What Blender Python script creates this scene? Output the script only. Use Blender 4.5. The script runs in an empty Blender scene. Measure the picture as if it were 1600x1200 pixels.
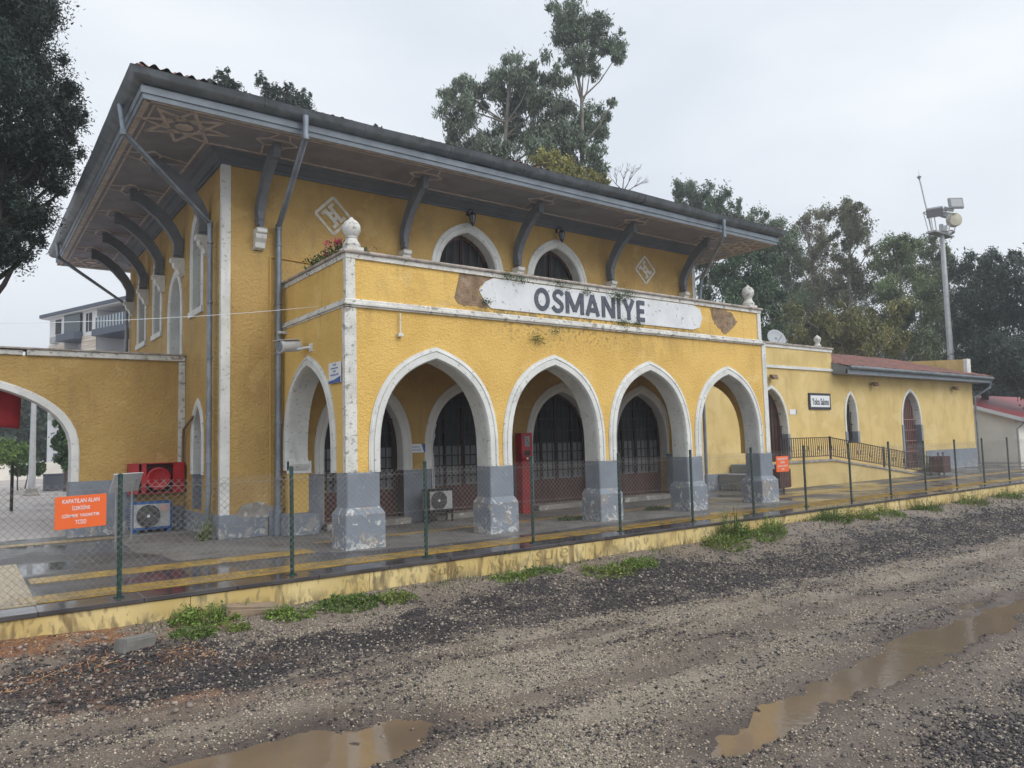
import bpy, bmesh, math, random
import numpy as np
from mathutils import Vector, Matrix
from mathutils.geometry import tessellate_polygon
random.seed(7); rng = np.random.default_rng(7)
sc = bpy.context.scene; COL = sc.collection
# ------------------------------------------------------------------ camera
CP = np.array([-5.664, -12.664, 1.8675]); YAW, PIT, ROL, FPX = 0.63935, 0.07749, -0.02482, 1160.9
cf = np.array([math.sin(YAW)*math.cos(PIT), math.cos(YAW)*math.cos(PIT), math.sin(PIT)])
_r = np.array([math.cos(YAW), -math.sin(YAW), 0]); _u = np.cross(_r, cf)
cr = math.cos(ROL)*_r+math.sin(ROL)*_u; cu = -math.sin(ROL)*_r+math.cos(ROL)*_u
cam = bpy.data.cameras.new("camera"); co = bpy.data.objects.new("camera", cam); COL.objects.link(co)
co.matrix_world = Matrix(((cr[0], cu[0], -cf[0], CP[0]), (cr[1], cu[1], -cf[1], CP[1]), (cr[2], cu[2], -cf[2], CP[2]), (0, 0, 0, 1)))
cam.sensor_width = 36; cam.lens = FPX*36/1600; cam.clip_end = 3000; cam.clip_start = 0.05
sc.camera = co
# ------------------------------------------------------------------ light
SEL, SAZ = math.radians(42), math.radians(160)      # azimuth clockwise from +Y
w = bpy.data.worlds.new("World"); sc.world = w; w.use_nodes = True
nt = w.node_tree; nt.nodes.clear()
sky = nt.nodes.new('ShaderNodeTexSky'); sky.sky_type = 'NISHITA'; sky.sun_disc = False
sky.sun_elevation = SEL; sky.sun_rotation = SAZ; sky.dust_density = 4
hs = nt.nodes.new('ShaderNodeHueSaturation'); hs.inputs['Saturation'].default_value = .25
mx = nt.nodes.new('ShaderNodeMix'); mx.data_type = 'RGBA'; mx.inputs[0].default_value = .82
tc = nt.nodes.new('ShaderNodeTexCoord'); nz = nt.nodes.new('ShaderNodeTexNoise'); nz.inputs['Scale'].default_value = 2.2; nz.inputs['Detail'].default_value = 5
mp = nt.nodes.new('ShaderNodeMapping'); mp.inputs['Scale'].default_value = (1, 1, 2.5)
rp = nt.nodes.new('ShaderNodeValToRGB'); rp.color_ramp.elements[0].position = .3; rp.color_ramp.elements[1].position = .7
rp.color_ramp.elements[0].color = (.70, .76, .84, 1); rp.color_ramp.elements[1].color = (.90, .935, .975, 1)
vm = nt.nodes.new('ShaderNodeVectorMath'); vm.operation = 'SCALE'; vm.inputs['Scale'].default_value = 9.5
bg = nt.nodes.new('ShaderNodeBackground'); bg.inputs[1].default_value = .1
wo = nt.nodes.new('ShaderNodeOutputWorld'); L = nt.links.new
L(sky.outputs[0], hs.inputs['Color']); L(hs.outputs[0], mx.inputs[6]); L(tc.outputs['Generated'], mp.inputs[0]); L(mp.outputs[0], nz.inputs['Vector'])
L(nz.outputs[0], rp.inputs[0]); L(rp.outputs[0], vm.inputs[0]); L(vm.outputs[0], mx.inputs[7]); L(mx.outputs[2], bg.inputs[0]); L(bg.outputs[0], wo.inputs[0])
sd = bpy.data.lights.new("sun", 'SUN'); sd.energy = 1.35; sd.angle = math.radians(40); sd.color = (1, .97, .93)
so = bpy.data.objects.new("sun", sd); COL.objects.link(so)
sdir = Vector((math.sin(SAZ)*math.cos(SEL), math.cos(SAZ)*math.cos(SEL), math.sin(SEL)))
so.rotation_euler = sdir.to_track_quat('Z', 'Y').to_euler(); so.location = (0, -30, 30)
sc.view_settings.view_transform = 'Standard'; sc.view_settings.look = 'None'; sc.view_settings.exposure = 0.40; sc.view_settings.gamma = 1
sc.render.engine = 'CYCLES'

# ------------------------------------------------------------------ helpers
def ray(u, v): return cf+(u-800)/FPX*cr-(v-600)/FPX*cu
def atd(u, v, D):                                   # the point seen at photo pixel u,v at ground distance D
    d = ray(u, v); d = d/math.hypot(d[0], d[1]); return CP+D*d

class MB:
    def __init__(s): s.v = []; s.f = []; s.m = []
    def add(s, vs, fs, mi=0):
        b = len(s.v); s.v += [tuple(map(float, p)) for p in vs]
        s.f += [tuple(b+i for i in f) for f in fs]; s.m += [mi]*len(fs); return s
    def box(s, x0, x1, y0, y1, z0, z1, mi=0):
        return s.add([(x0,y0,z0),(x1,y0,z0),(x1,y1,z0),(x0,y1,z0),(x0,y0,z1),(x1,y0,z1),(x1,y1,z1),(x0,y1,z1)],
                     [(3,2,1,0),(4,5,6,7),(0,1,5,4),(1,2,6,5),(2,3,7,6),(3,0,4,7)], mi)
    def obox(s, c, sx, sy, sz, M=None, mi=0):
        M = M or Matrix.Identity(3); c = Vector(c)
        P = [c+M@Vector((a*sx/2, b*sy/2, d*sz/2)) for d in (-1, 1) for a, b in ((-1,-1),(1,-1),(1,1),(-1,1))]
        return s.add(P, [(3,2,1,0),(4,5,6,7),(0,1,5,4),(1,2,6,5),(2,3,7,6),(3,0,4,7)], mi)
    def bar(s, a, b, wd, th, up=(0,0,1), mi=0):     # flat bar from a to b
        a = Vector(a); b = Vector(b); d = (b-a); l = d.length; d.normalize(); up = Vector(up)
        y = up.cross(d).normalized(); z = d.cross(y)
        M = Matrix((d, y, z)).transposed(); return s.obox((a+b)/2, l, wd, th, M, mi)
    def tube(s, pts, r, n=8, mi=0, cap=True):
        pts = [Vector(p) for p in pts]; k = len(pts); rs = r if isinstance(r, (list, tuple)) else [r]*k
        V = []; pr = None
        for i, p in enumerate(pts):
            t = (pts[min(i+1, k-1)]-pts[max(i-1, 0)]).normalized()
            if pr is None:
                a = Vector((0, 0, 1)) if abs(t.z) < .9 else Vector((1, 0, 0)); x = a.cross(t).normalized()
            else: x = (pr-t*pr.dot(t)).normalized()
            pr = x; y = t.cross(x)
            for j in range(n):
                q = 2*math.pi*j/n; V.append(p+(x*math.cos(q)+y*math.sin(q))*rs[i])
        F = [(i*n+j, i*n+(j+1) % n, (i+1)*n+(j+1) % n, (i+1)*n+j) for i in range(k-1) for j in range(n)]
        if cap and n > 2: F += [tuple(range(n))[::-1], tuple((k-1)*n+j for j in range(n))]
        return s.add(V, F, mi)
    def lathe(s, prof, c=(0,0,0), n=16, mi=0, M=None):
        c = Vector(c); M = M or Matrix.Identity(3); V = []
        for r, z in prof:
            for j in range(n):
                q = 2*math.pi*j/n; V.append(c+M@Vector((r*math.cos(q), r*math.sin(q), z)))
        k = len(prof); F = [(i*n+j, i*n+(j+1) % n, (i+1)*n+(j+1) % n, (i+1)*n+j) for i in range(k-1) for j in range(n)]
        F += [tuple(range(n))[::-1], tuple((k-1)*n+j for j in range(n))]
        return s.add(V, F, mi)
    def slab(s, outer, P, t0, t1, holes=(), mi=0, side_mi=None):   # 2D polygon (with holes) to a plate: P(a,b,t) -> 3D
        loops = [list(outer)]+[list(h) for h in holes]
        tris = tessellate_polygon([[Vector((a, b, 0)) for a, b in l] for l in loops])
        flat = [p for l in loops for p in l]; n = len(flat)
        V = [P(a, b, t0) for a, b in flat]+[P(a, b, t1) for a, b in flat]
        F = [tuple(t) for t in tris]+[tuple(i+n for i in t)[::-1] for t in tris]
        s.add(V, F, mi)
        o = 0; F = []
        for l in loops:
            k = len(l); F += [(o+i, o+(i+1) % k, n+o+(i+1) % k, n+o+i) for i in range(k)]; o += k
        b = len(s.v)-2*n; s.f += [tuple(b+i for i in f) for f in F]; s.m += [mi if side_mi is None else side_mi]*len(F)
        return s
    def strip(s, rows, mi=0, closed=False):          # grid of points
        V = [p for r in rows for p in r]; c = len(rows[0])
        F = [(i*c+j, i*c+(j+1) % c, (i+1)*c+(j+1) % c, (i+1)*c+j) for i in range(len(rows)-1) for j in range(c if closed else c-1)]
        return s.add(V, F, mi)
    def build(s, name, mats, parent=None, smooth=False, bev=0, recalc=True):
        me = bpy.data.meshes.new(name); me.from_pydata(s.v, [], s.f)
        for m in (mats if isinstance(mats, (list, tuple)) else [mats]): me.materials.append(m)
        if any(s.m): me.polygons.foreach_set('material_index', s.m)
        if recalc or bev:
            bm = bmesh.new(); bm.from_mesh(me)
            if bev: bmesh.ops.bevel(bm, geom=[e for e in bm.edges if len(e.link_faces) == 2 and e.calc_face_angle(0) > .6], offset=bev, segments=1, affect='EDGES')
            bmesh.ops.recalc_face_normals(bm, faces=bm.faces); bm.to_mesh(me); bm.free()
        if smooth:
            me.polygons.foreach_set('use_smooth', [True]*len(me.polygons)); me.set_sharp_from_angle(angle=math.radians(40))
        me.update(); o = bpy.data.objects.new(name, me); COL.objects.link(o)
        if parent: o.parent = parent
        return o

def npmesh(name, V, F, mat, parent=None, col=None, smooth=False):   # V (n,3) numpy, F (m,k) numpy
    me = bpy.data.meshes.new(name); n, (m, k) = len(V), F.shape
    me.vertices.add(n); me.vertices.foreach_set('co', V.astype(np.float32).ravel())
    me.loops.add(m*k); me.loops.foreach_set('vertex_index', F.astype(np.int32).ravel())
    me.polygons.add(m); me.polygons.foreach_set('loop_start', np.arange(0, m*k, k, dtype=np.int32))
    me.update(calc_edges=True)
    if smooth: me.polygons.foreach_set('use_smooth', [True]*m)
    if col is not None:
        a = me.color_attributes.new('Col', 'FLOAT_COLOR', 'POINT'); c = np.ones((n, 4), np.float32); c[:, :3] = col; a.data.foreach_set('color', c.ravel())
    me.materials.append(mat); o = bpy.data.objects.new(name, me); COL.objects.link(o)
    if parent: o.parent = parent
    return o
def tag(o, label=None, cat=None, group=None, kind=None):
    for k, v in (('label', label), ('category', cat), ('group', group), ('kind', kind)):
        if v: o[k] = v
    return o
def thing(name, loc, label, cat, group=None):
    o = bpy.data.objects.new(name, None); o.location = loc; o.empty_display_size = .2; COL.objects.link(o); bpy.context.view_layer.update()
    return tag(o, label, cat, group)
def keep(o, parent):                                  # parent while staying at world coordinates
    o.parent = parent; o.matrix_parent_inverse = Matrix.Translation(parent.location).inverted(); return o
def copy_thing(t, loc, rz=0, label=None, scale=None):
    c = t.copy(); COL.objects.link(c); c.location = loc; c.rotation_euler.z = rz
    if label: c['label'] = label
    if scale: c.scale = scale
    for a in t.children:
        b = a.copy(); COL.objects.link(b); b.parent = c
        for g in a.children:
            d = g.copy(); COL.objects.link(d); d.parent = b
    return c
def text(name, body, wd, ht, P, depth, mat, parent=None, bold=0.0, align='C', skew=0):
    """lettering fitted to wd x ht (wd None keeps the natural ratio); P(a,b,t) -> 3D, centred at a=0,b=0"""
    cu_ = bpy.data.curves.new(name, 'FONT'); cu_.body = body; cu_.offset = bold; cu_.extrude = .5; cu_.resolution_u = 3; cu_.align_x = 'CENTER' if align == 'C' else 'LEFT'; cu_.space_line = .95
    t = bpy.data.objects.new(name, cu_); COL.objects.link(t); dg = bpy.context.evaluated_depsgraph_get()
    me = bpy.data.meshes.new_from_object(t.evaluated_get(dg)); bpy.data.objects.remove(t)
    co_ = np.empty(len(me.vertices)*3); me.vertices.foreach_get('co', co_); co_ = co_.reshape(-1, 3)
    lo, hi = co_.min(0), co_.max(0); sy = ht/(hi[1]-lo[1]); sx = wd/(hi[0]-lo[0]) if wd else sy
    X = (co_[:, 0]-(lo[0]+hi[0])/2)*sx; Y = (co_[:, 1]-(lo[1]+hi[1])/2)*sy
    new = np.array([P(a+skew*b, b, (-1 if z > 0 else 0)*depth) for a, b, z in zip(X, Y, co_[:, 2])])
    me.vertices.foreach_set('co', new.ravel()); me.materials.clear(); me.materials.append(mat); me.update()
    o = bpy.data.objects.new(name, me); COL.objects.link(o)
    if parent: o.parent = parent
    return o

# ------------------------------------------------------------------ materials
def M(name, c1, c2=None, sc1=3., rough=.7, bump=0., bsc=30., bdist=.02, metal=0., lay=(), rough2=None, rsc=1., lo=.35, hi=.65, stretch=(1,1,1), dist=0., col_attr=False, alpha=None, spec=.5, detail=5, trans=0, det2=3):
    m = bpy.data.materials.new(name); m.use_nodes = True; t = m.node_tree; N = t.nodes; lk = t.links.new
    b = N['Principled BSDF']; tc = N.new('ShaderNodeTexCoord'); v = tc.outputs['Object']
    def noise(scale, det=5, d=0., st=None):
        n = N.new('ShaderNodeTexNoise'); n.inputs['Scale'].default_value = scale; n.inputs['Detail'].default_value = det; n.inputs['Distortion'].default_value = d
        if st:
            q = N.new('ShaderNodeMapping'); q.inputs['Scale'].default_value = st; lk(v, q.inputs[0]); lk(q.outputs[0], n.inputs['Vector'])
        else: lk(v, n.inputs['Vector'])
        return n.outputs[0]
    def mix(f, a, b_):
        x = N.new('ShaderNodeMix'); x.data_type = 'RGBA'
        if isinstance(f, float): x.inputs[0].default_value = f
        else: lk(f, x.inputs[0])
        for i, q in ((6, a), (7, b_)):
            if isinstance(q, tuple): x.inputs[i].default_value = (*q, 1)
            else: lk(q, x.inputs[i])
        return x.outputs[2]
    def ramp(f, a, b_):
        x = N.new('ShaderNodeMapRange'); lk(f, x.inputs[0]); x.inputs[1].default_value = a; x.inputs[2].default_value = b_; x.interpolation_type = 'SMOOTHSTEP'; return x.outputs[0]
    col = c1
    if col_attr:
        a = N.new('ShaderNodeVertexColor'); a.layer_name = 'Col'; col = a.outputs[0]
        if c2: 
            x = N.new('ShaderNodeMix'); x.data_type = 'RGBA'; x.blend_type = 'MULTIPLY'; x.inputs[0].default_value = 1
            lk(col, x.inputs[6]); lk(mix(ramp(noise(sc1, detail, dist, stretch), lo, hi), c1, c2), x.inputs[7]); col = x.outputs[2]
    elif c2: col = mix(ramp(noise(sc1, detail, dist, stretch), lo, hi), c1, c2)
    rg = rough
    for (lc, ls, la, lb, st, opt) in lay:            # layers: colour, scale, ramp lo, hi, stretch, options
        f = ramp(noise(ls, 6, opt.get('d', .4), st), la, lb)
        if 'z' in opt:                               # mask in height (za full, zb none)
            s = N.new('ShaderNodeSeparateXYZ'); lk(v, s.inputs[0]); r_ = N.new('ShaderNodeMapRange'); lk(s.outputs[2], r_.inputs[0])
            r_.inputs[1].default_value = opt['z'][1]; r_.inputs[2].default_value = opt['z'][0]
            k = N.new('ShaderNodeMath'); k.operation = 'MULTIPLY'; lk(f, k.inputs[0]); lk(r_.outputs[0], k.inputs[1]); f = k.outputs[0]
        if 'zmin' in opt:
            s = N.new('ShaderNodeSeparateXYZ'); lk(v, s.inputs[0]); g_ = N.new('ShaderNodeMath'); g_.operation = 'GREATER_THAN'; lk(s.outputs[2], g_.inputs[0]); g_.inputs[1].default_value = opt['zmin']
            k = N.new('ShaderNodeMath'); k.operation = 'MULTIPLY'; lk(f, k.inputs[0]); lk(g_.outputs[0], k.inputs[1]); f = k.outputs[0]
        if 'x' in opt:
            s = N.new('ShaderNodeSeparateXYZ'); lk(v, s.inputs[0]); x0, x1 = opt['x']
            for aa, bb in ((x0-1.2, x0+.4), (x1+1.2, x1-.4)):
                r_ = N.new('ShaderNodeMapRange'); lk(s.outputs[0], r_.inputs[0]); r_.inputs[1].default_value = aa; r_.inputs[2].default_value = bb
                k = N.new('ShaderNodeMath'); k.operation = 'MULTIPLY'; lk(f, k.inputs[0]); lk(r_.outputs[0], k.inputs[1]); f = k.outputs[0]
        k = N.new('ShaderNodeMath'); k.operation = 'MULTIPLY'; lk(f, k.inputs[0]); k.inputs[1].default_value = opt.get('a', 1.); f = k.outputs[0]
        col = mix(f, col, lc)
    if isinstance(col, tuple): b.inputs['Base Color'].default_value = (*col, 1)
    else: lk(col, b.inputs['Base Color'])
    if rough2 is not None:
        r_ = N.new('ShaderNodeMapRange'); lk(noise(rsc, 4, .3), r_.inputs[0]); r_.inputs[1].default_value = .42; r_.inputs[2].default_value = .58; r_.inputs[3].default_value = rough; r_.inputs[4].default_value = rough2; lk(r_.outputs[0], b.inputs['Roughness'])
    else: b.inputs['Roughness'].default_value = rough
    b.inputs['Metallic'].default_value = metal; b.inputs['Specular IOR Level'].default_value = spec
    if bump:
        bn = N.new('ShaderNodeBump'); bn.inputs['Strength'].default_value = bump; bn.inputs['Distance'].default_value = bdist; lk(noise(bsc, det2, .8), bn.inputs['Height']); lk(bn.outputs[0], b.inputs['Normal'])
    if alpha is not None: b.inputs['Alpha'].default_value = alpha
    if trans: b.inputs['Transmission Weight'].default_value = trans
    return m
S3 = (1, 1, 1)
YEL = (.76, .505, .15); YEL2 = (.67, .43, .115)
stucco = M('stucco_yellow', YEL, YEL2, .9, .85, .85, 22, .036, det2=6, lay=[((.24, .18, .09), 5.5, .55, .68, (1, 1, .12), {'z': (4.42, 3.85), 'a': .22, 'd': .2}), ((.20, .17, .11), 6, .54, .66, (1, 1, .14), {'z': (5.36, 5.1), 'a': .25, 'd': .2}), ((.80, .60, .26), 1.1, .60, .64, S3, {'a': .35}), ((.40, .27, .10), 1.6, .58, .76, (1, 1, .35), {'a': .32}), ((.78, .52, .14), 3.5, .55, .7, S3, {'a': .5}),
    ((.11, .10, .07), 11, .50, .64, S3, {'z': (4.45, 3.75), 'x': (3.8, 7.0), 'a': .65}), ((.16, .13, .06), 7, .40, .56, (1, 1, 1.6), {'z': (4.58, 4.80), 'zmin': 4.5, 'x': (2.8, 10), 'a': .75}), ((.20, .16, .07), 8, .46, .60, (1, 1, 1.4), {'z': (5.40, 5.28), 'x': (3.0, 10), 'a': .7}), ((.34, .22, .08), 2.5, .38, .56, (1, 1, .5), {'z': (4.5, 3.6), 'x': (7.5, 8.9), 'a': .55})])
stucco_old = M('stucco_ochre', (.51, .34, .12), (.42, .27, .09), .8, .88, 1., 16, .04, det2=6, lay=[((.24, .17, .09), 5, .55, .7, (1, 1, .12), {'a': .22, 'd': .2}), ((.60, .43, .18), 1.2, .60, .64, S3, {'a': .35}), ((.27, .19, .10), 1.3, .55, .75, (1, 1, .4), {'a': .5}), ((.55, .37, .13), 4, .56, .7, S3, {'a': .4})])
stucco_fine = M('stucco_fine', (.66, .50, .21), (.58, .43, .17), 1.2, .85, .5, 22, .025, lay=[((.30, .23, .12), 4, .56, .70, (1, 1, .15), {'a': .2, 'd': .2}), ((.72, .58, .30), 1.0, .58, .62, S3, {'a': .4}), ((.45, .33, .13), 2., .55, .75, (1, 1, .4), {'a': .35})])
white = M('white_trim', (.71, .72, .70), (.60, .61, .59), 2, .65, .25, 40, .01, lay=[((.20, .18, .15), 14, .60, .70, S3, {'a': .6}), ((.42, .41, .37), 3, .54, .75, (1, 1, .4), {'a': .5})])
white_dirty = M('white_dirty', (.69, .69, .66), (.56, .55, .52), 3, .75, .4, 30, .015, lay=[((.16, .14, .11), 9, .56, .66, S3, {'a': .7}), ((.30, .28, .22), 30, .55, .65, S3, {'a': .5})])
white_in = M('white_reveal', (.68, .69, .68), (.60, .61, .60), 1.5, .6, .2, 20, .01, lay=[((.3, .28, .24), 6, .62, .72, S3, {'a': .4})])
grey = M('grey_paint', (.215, .25, .30), (.185, .215, .26), 2, .6, .25, 25, .01, lay=[((.33, .36, .40), 5, .60, .70, S3, {'a': .4})])
grey_peel = M('grey_paint_peeling', (.23, .265, .315), (.20, .235, .28), 2, .7, .5, 14, .02, lay=[((.33, .29, .25), 3.4, .585, .60, S3, {'a': .8, 'd': .5}), ((.60, .61, .60), 7.5, .60, .625, S3, {'a': .85, 'd': .5}), ((.62, .62, .60), 10, .50, .54, S3, {'z': (.02, .30), 'a': .85, 'd': 1}), ((.14, .14, .13), 9, .6, .7, S3, {'a': .5})])
grey_base = M('grey_base_worn', (.215, .25, .30), (.18, .21, .25), 2, .75, .5, 14, .02, lay=[((.34, .33, .31), 4, .52, .60, S3, {'z': (.1, .9), 'a': .8, 'd': 1}), ((.58, .58, .56), 9, .56, .60, S3, {'z': (.0, .45), 'a': .85, 'd': 1})])
plaster = M('bare_plaster', (.33, .225, .14), (.21, .14, .085), 5, .9, 1., 28, .03, lay=[((.12, .09, .06), 8, .56, .66, S3, {'a': .6}), ((.42, .34, .25), 4, .58, .66, S3, {'a': .5})])
concrete = M('concrete', (.34, .32, .29), (.24, .23, .21), 4, .85, .4, 30, .015, lay=[((.5, .49, .46), 5, .55, .65, S3, {})])
tilecop = M('coping_tile', (.42, .36, .32), (.26, .23, .20), 6, .7, .3, 30, .01, lay=[((.10, .12, .06), 6, .58, .68, S3, {'a': .7})])
soffit_m = M('soffit_paint', (.25, .25, .30), (.20, .20, .24), 2, .7, .1, 8, .01, lay=[((.15, .13, .14), 1.2, .55, .7, S3, {'a': .35})])
tan = M('soffit_tan_strip', (.55, .49, .46), (.42, .37, .35), 6, .7)
bluegrey = M('cornice_bluegrey', (.13, .15, .185), (.11, .13, .16), 2, .6)
bracket_m = M('bracket_grey', (.165, .18, .205), (.135, .15, .175), 5, .65, .2, 20, .01)
fascia_m = M('fascia_grey', (.20, .235, .275), (.155, .185, .22), 3, .55, .2, 20, .01, lay=[((.15, .16, .17), 8, .58, .68, (1, 1, 2), {'a': .5})])
zinc = M('zinc_gutter', (.18, .205, .23), (.125, .145, .16), 3, .42, .3, 4, .02, metal=.35, lay=[((.10, .10, .10), 5, .56, .7, S3, {'a': .6})])
zincp = M('zinc_pipe', (.25, .29, .34), (.17, .20, .24), 2.5, .42, .1, 6, .01, metal=.3, lay=[((.14, .15, .16), 6, .58, .68, (2, 2, .5), {'a': .6})])
rooftile = M('clay_tile', (.25, .105, .085), (.15, .085, .075), 3, .8, .4, 20, .02, lay=[((.10, .09, .07), 6, .54, .66, S3, {'a': .7})])
wood_dark = M('door_wood', (.085, .030, .022), (.055, .019, .015), 4, .4, .1, 20, .005, stretch=(4, 4, .6))
glass_dark = M('door_glass', (.022, .024, .028), (.04, .042, .045), 1.5, .3, spec=.12)
iron = M('black_iron', (.012, .012, .013), None, rough=.5)
curtain = M('pane_film', (.17, .18, .195), (.13, .14, .155), 1.5, .35)
asphalt = M('wet_asphalt', (.105, .105, .11), (.07, .07, .075), 1.2, .06, .0, 30, .01, rough2=.5, rsc=.55, lay=[((.11, .11, .11), 40, .5, .7, S3, {'a': .5}), ((.035, .033, .035), .8, .5, .62, S3, {'a': .6})])
wetstone = M('wet_dark_stone', (.055, .05, .053), (.09, .083, .085), 2, .06, .15, 5, .01, rough2=.2, rsc=2)
yelstripe = M('yellow_tactile', (.46, .30, .055), (.30, .20, .06), 3, .30, lay=[((.10, .09, .07), 5, .54, .66, S3, {'a': .7})])
beigetile = M('beige_tactile', (.50, .42, .28), (.38, .32, .22), 3, .3)
yelwall = M('platform_yellow', (.68, .54, .25), (.54, .40, .15), 1.2, .7, .2, 10, .01, lay=[((.17, .11, .045), 5, .54, .66, (1, 1, .22), {'a': .8}), ((.62, .50, .25), 2, .5, .7, S3, {'a': .5}), ((.09, .075, .05), 8, .44, .58, (1, 1, .5), {'z': (-.42, -.16), 'a': .9}), ((.10, .085, .05), 14, .54, .64, (1, 1, .4), {'a': .5})])
green_post = M('green_post', (.012, .05, .038), (.008, .035, .028), 10, .4, .3, 60, .01, lay=[((.12, .2, .17), 45, .6, .66, S3, {'a': .5})])
wire_m = M('fence_wire', (.30, .29, .28), (.22, .19, .18), 5, .5, metal=.2)
red_m = M('red_paint', (.42, .012, .02), (.30, .01, .015), 3, .35)
red_in = M('red_inside', (.10, .006, .01), None, rough=.6)
orange_m = M('orange_sign', (.78, .13, .02), None, rough=.5)
signwhite = M('sign_white', (.72, .75, .78), None, rough=.4)
signblue = M('sign_blue', (.03, .10, .35), None, rough=.4)
signcyan = M('sign_cyan', (.03, .30, .50), None, rough=.4)
ink = M('sign_ink', (.02, .025, .04), None, rough=.5)
slate_ink = M('letter_slate', (.085, .10, .13), (.06, .07, .095), 12, .7, lay=[((.5, .5, .5), 20, .68, .74, S3, {'a': .7})])
panelwhite = M('name_panel_white', (.70, .72, .74), (.62, .64, .66), 2, .6, .2, 15, .01, lay=[((.18, .18, .18), 9, .62, .70, S3, {'a': .8}), ((.4, .4, .38), 2, .55, .75, (1, 1, .3), {'a': .5})])
acwhite = M('ac_white', (.45, .46, .46), (.38, .39, .39), 3, .5)
acblue = M('ac_blue', (.03, .12, .36), (.02, .09, .28), 3, .5)
dark_m = M('dark_grille', (.03, .03, .032), None, rough=.6)
steel = M('steel', (.42, .43, .44), (.34, .35, .36), 5, .35, metal=.6)
steel_light = M('mast_steel', (.50, .52, .54), (.42, .44, .46), 3, .45, metal=.3)
camwhite = M('camera_white', (.55, .57, .60), None, rough=.4)
lens_m = M('lens_grey', (.16, .19, .23), None, rough=.2)
brown_m = M('bin_brown', (.085, .03, .028), (.06, .022, .02), 8, .5)
rail_m = M('rail_iron', (.035, .022, .022), None, rough=.5)
fade = M('pale_emblem', (.62, .60, .54), (.50, .47, .40), 8, .8)

# ------------------------------------------------------------------ arch geometry
def bz(w_, h, n=14):
    P = [(w_, 0), (w_, .63*h), (.60*w_, .88*h), (0, h)]; o = []
    for i in range(n+1):
        t = i/n; a = [(1-t)**3, 3*t*(1-t)**2, 3*t*t*(1-t), t**3]; o.append((sum(a[k]*P[k][0] for k in range(4)), sum(a[k]*P[k][1] for k in range(4))))
    return o
def arch(cx, w_, zs, h, z0=None, n=14):               # open polyline left foot -> apex -> right foot
    c = bz(w_, h, n); l = [(cx-x, zs+z) for x, z in c]; r = [(cx+x, zs+z) for x, z in c[::-1]][1:]
    if z0 is not None and z0 < zs-.01: l = [(cx-w_, z0)]+l; r = r+[(cx+w_, z0)]
    return l+r
PF = lambda y: (lambda a, b, t: (a, y+t, b))           # wall facing -Y: a=X, b=Z, t = depth
PS = lambda x: (lambda a, b, t: (x+t, a, b))           # wall facing -X: a=Y
def trim(mb, P, cx, wi, wo, zs, hi, ho, z0, prof, mi=0):
    A = arch(cx, wi, zs, hi, z0); B = arch(cx, wo, zs, ho, z0); rows = []
    for (ai, bi), (ao, bo) in zip(A, B):
        rows.append([P(ai+(ao-ai)*d, bi+(bo-bi)*d, y) for d, y in prof])
    mb.strip(rows, mi)
    for r in (rows[0], rows[-1]): mb.add(r, [tuple(range(len(r)))], mi)
TP = [(0, .45), (0, .06), (.0, -.01), (.12, -.045), (.55, -.045), (.60, -.02), (.64, -.02), (.68, -.045), (.90, -.03), (.92, -.02), (1, -.02), (1, .02)]
def rectsweep(mb, rect, prof, nx=1, jit=None, mi=0):
    x0, x1, y0, y1 = rect; rows = []
    def loop(o):
        c = [(x0-o, y0-o), (x1+o, y0-o), (x1+o, y1+o), (x0-o, y1+o)]; out = []
        for i in range(4):
            a, b = c[i], c[(i+1) % 4]
            for k in range(nx): out.append((a[0]+(b[0]-a[0])*k/nx, a[1]+(b[1]-a[1])*k/nx))
        return out
    for o, z in prof: rows.append([(x, y, z+(jit(i) if jit else 0)) for i, (x, y) in enumerate(loop(o))])
    mb.strip(rows, mi, closed=True)

# ================================================================== the station
ST = thing('station_building', (0, 0, 0), 'yellow stuccoed two storey railway station with pointed white arches and wide overhanging eaves', 'station')
XM0, XM1, YM0, YM1, ZT = -1.31, 13.96, 3.355, 14.05, 8.0
PW = 12.66                                            # porch width
CX = [1.88, 4.94, 8.0, 11.06]
# porch front wall
mb = MB()
out = [(-.03, 1.37)]
for c in CX: out += [p for p in arch(c, 1.24, 1.75, 1.78, 1.37)]
out += [(12.80, 1.37), (12.80, 4.46), (-.03, 4.46)]
mb.slab(out, PF(0), 0, .45)
mb.box(0.0, PW, .015, .35, 4.461, 5.4)                 # parapet front
mb.box(0.0, .35, .352, YM0, 4.461, 5.4)
mb.box(PW-.35, PW, .352, YM0, 4.461, 5.4)
# side walls with one arch each (left & right)
ys = [(.452, 1.37)]+arch(1.83, 1.2, 1.75, 1.75, 1.37)+[(3.353, 1.37), (3.353, 4.46), (.452, 4.46)]
mb.slab(ys, PS(-.03), 0, .45)
mb.slab(ys, PS(12.35), 0, .45)
mb.box(0, .45, 3.05, 3.353, .45, 1.368)
mb.build('porch_wall', stucco, ST)
mb = MB(); mb.box(.42, 12.35, .45, 3.353, 4.3, 4.45); mb.build('porch_ceiling', stucco_fine, ST)
mb = MB(); mb.box(.352, 12.30, .352, 3.353, 4.452, 4.54); mb.build('terrace_floor', concrete, ST)
# arch trims
for c in CX:
    mb = MB(); trim(mb, PF(0), c, 1.235, 1.47, 1.75, 1.775, 2.03, 1.37, TP); mb.build('arch_trim', white, ST, smooth=True)
for xs, sg in ((-.03, 1), (12.80, -1)):
    mb = MB(); P = (lambda a, b, t, xs=xs, sg=sg: (xs+sg*t, a, b)); trim(mb, P, 1.83, 1.195, 1.40, 1.75, 1.745, 1.97, 1.37, TP); mb.build('arch_trim', white, ST, smooth=True)
mb = MB(); mb.slab([(3.0, 1.37), (2.95, 1.50), (3.05, 1.66), (3.06, 1.72), (3.06, 1.37)], PS(.0), 0, .42); mb.build('corbel', white, ST)
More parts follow.
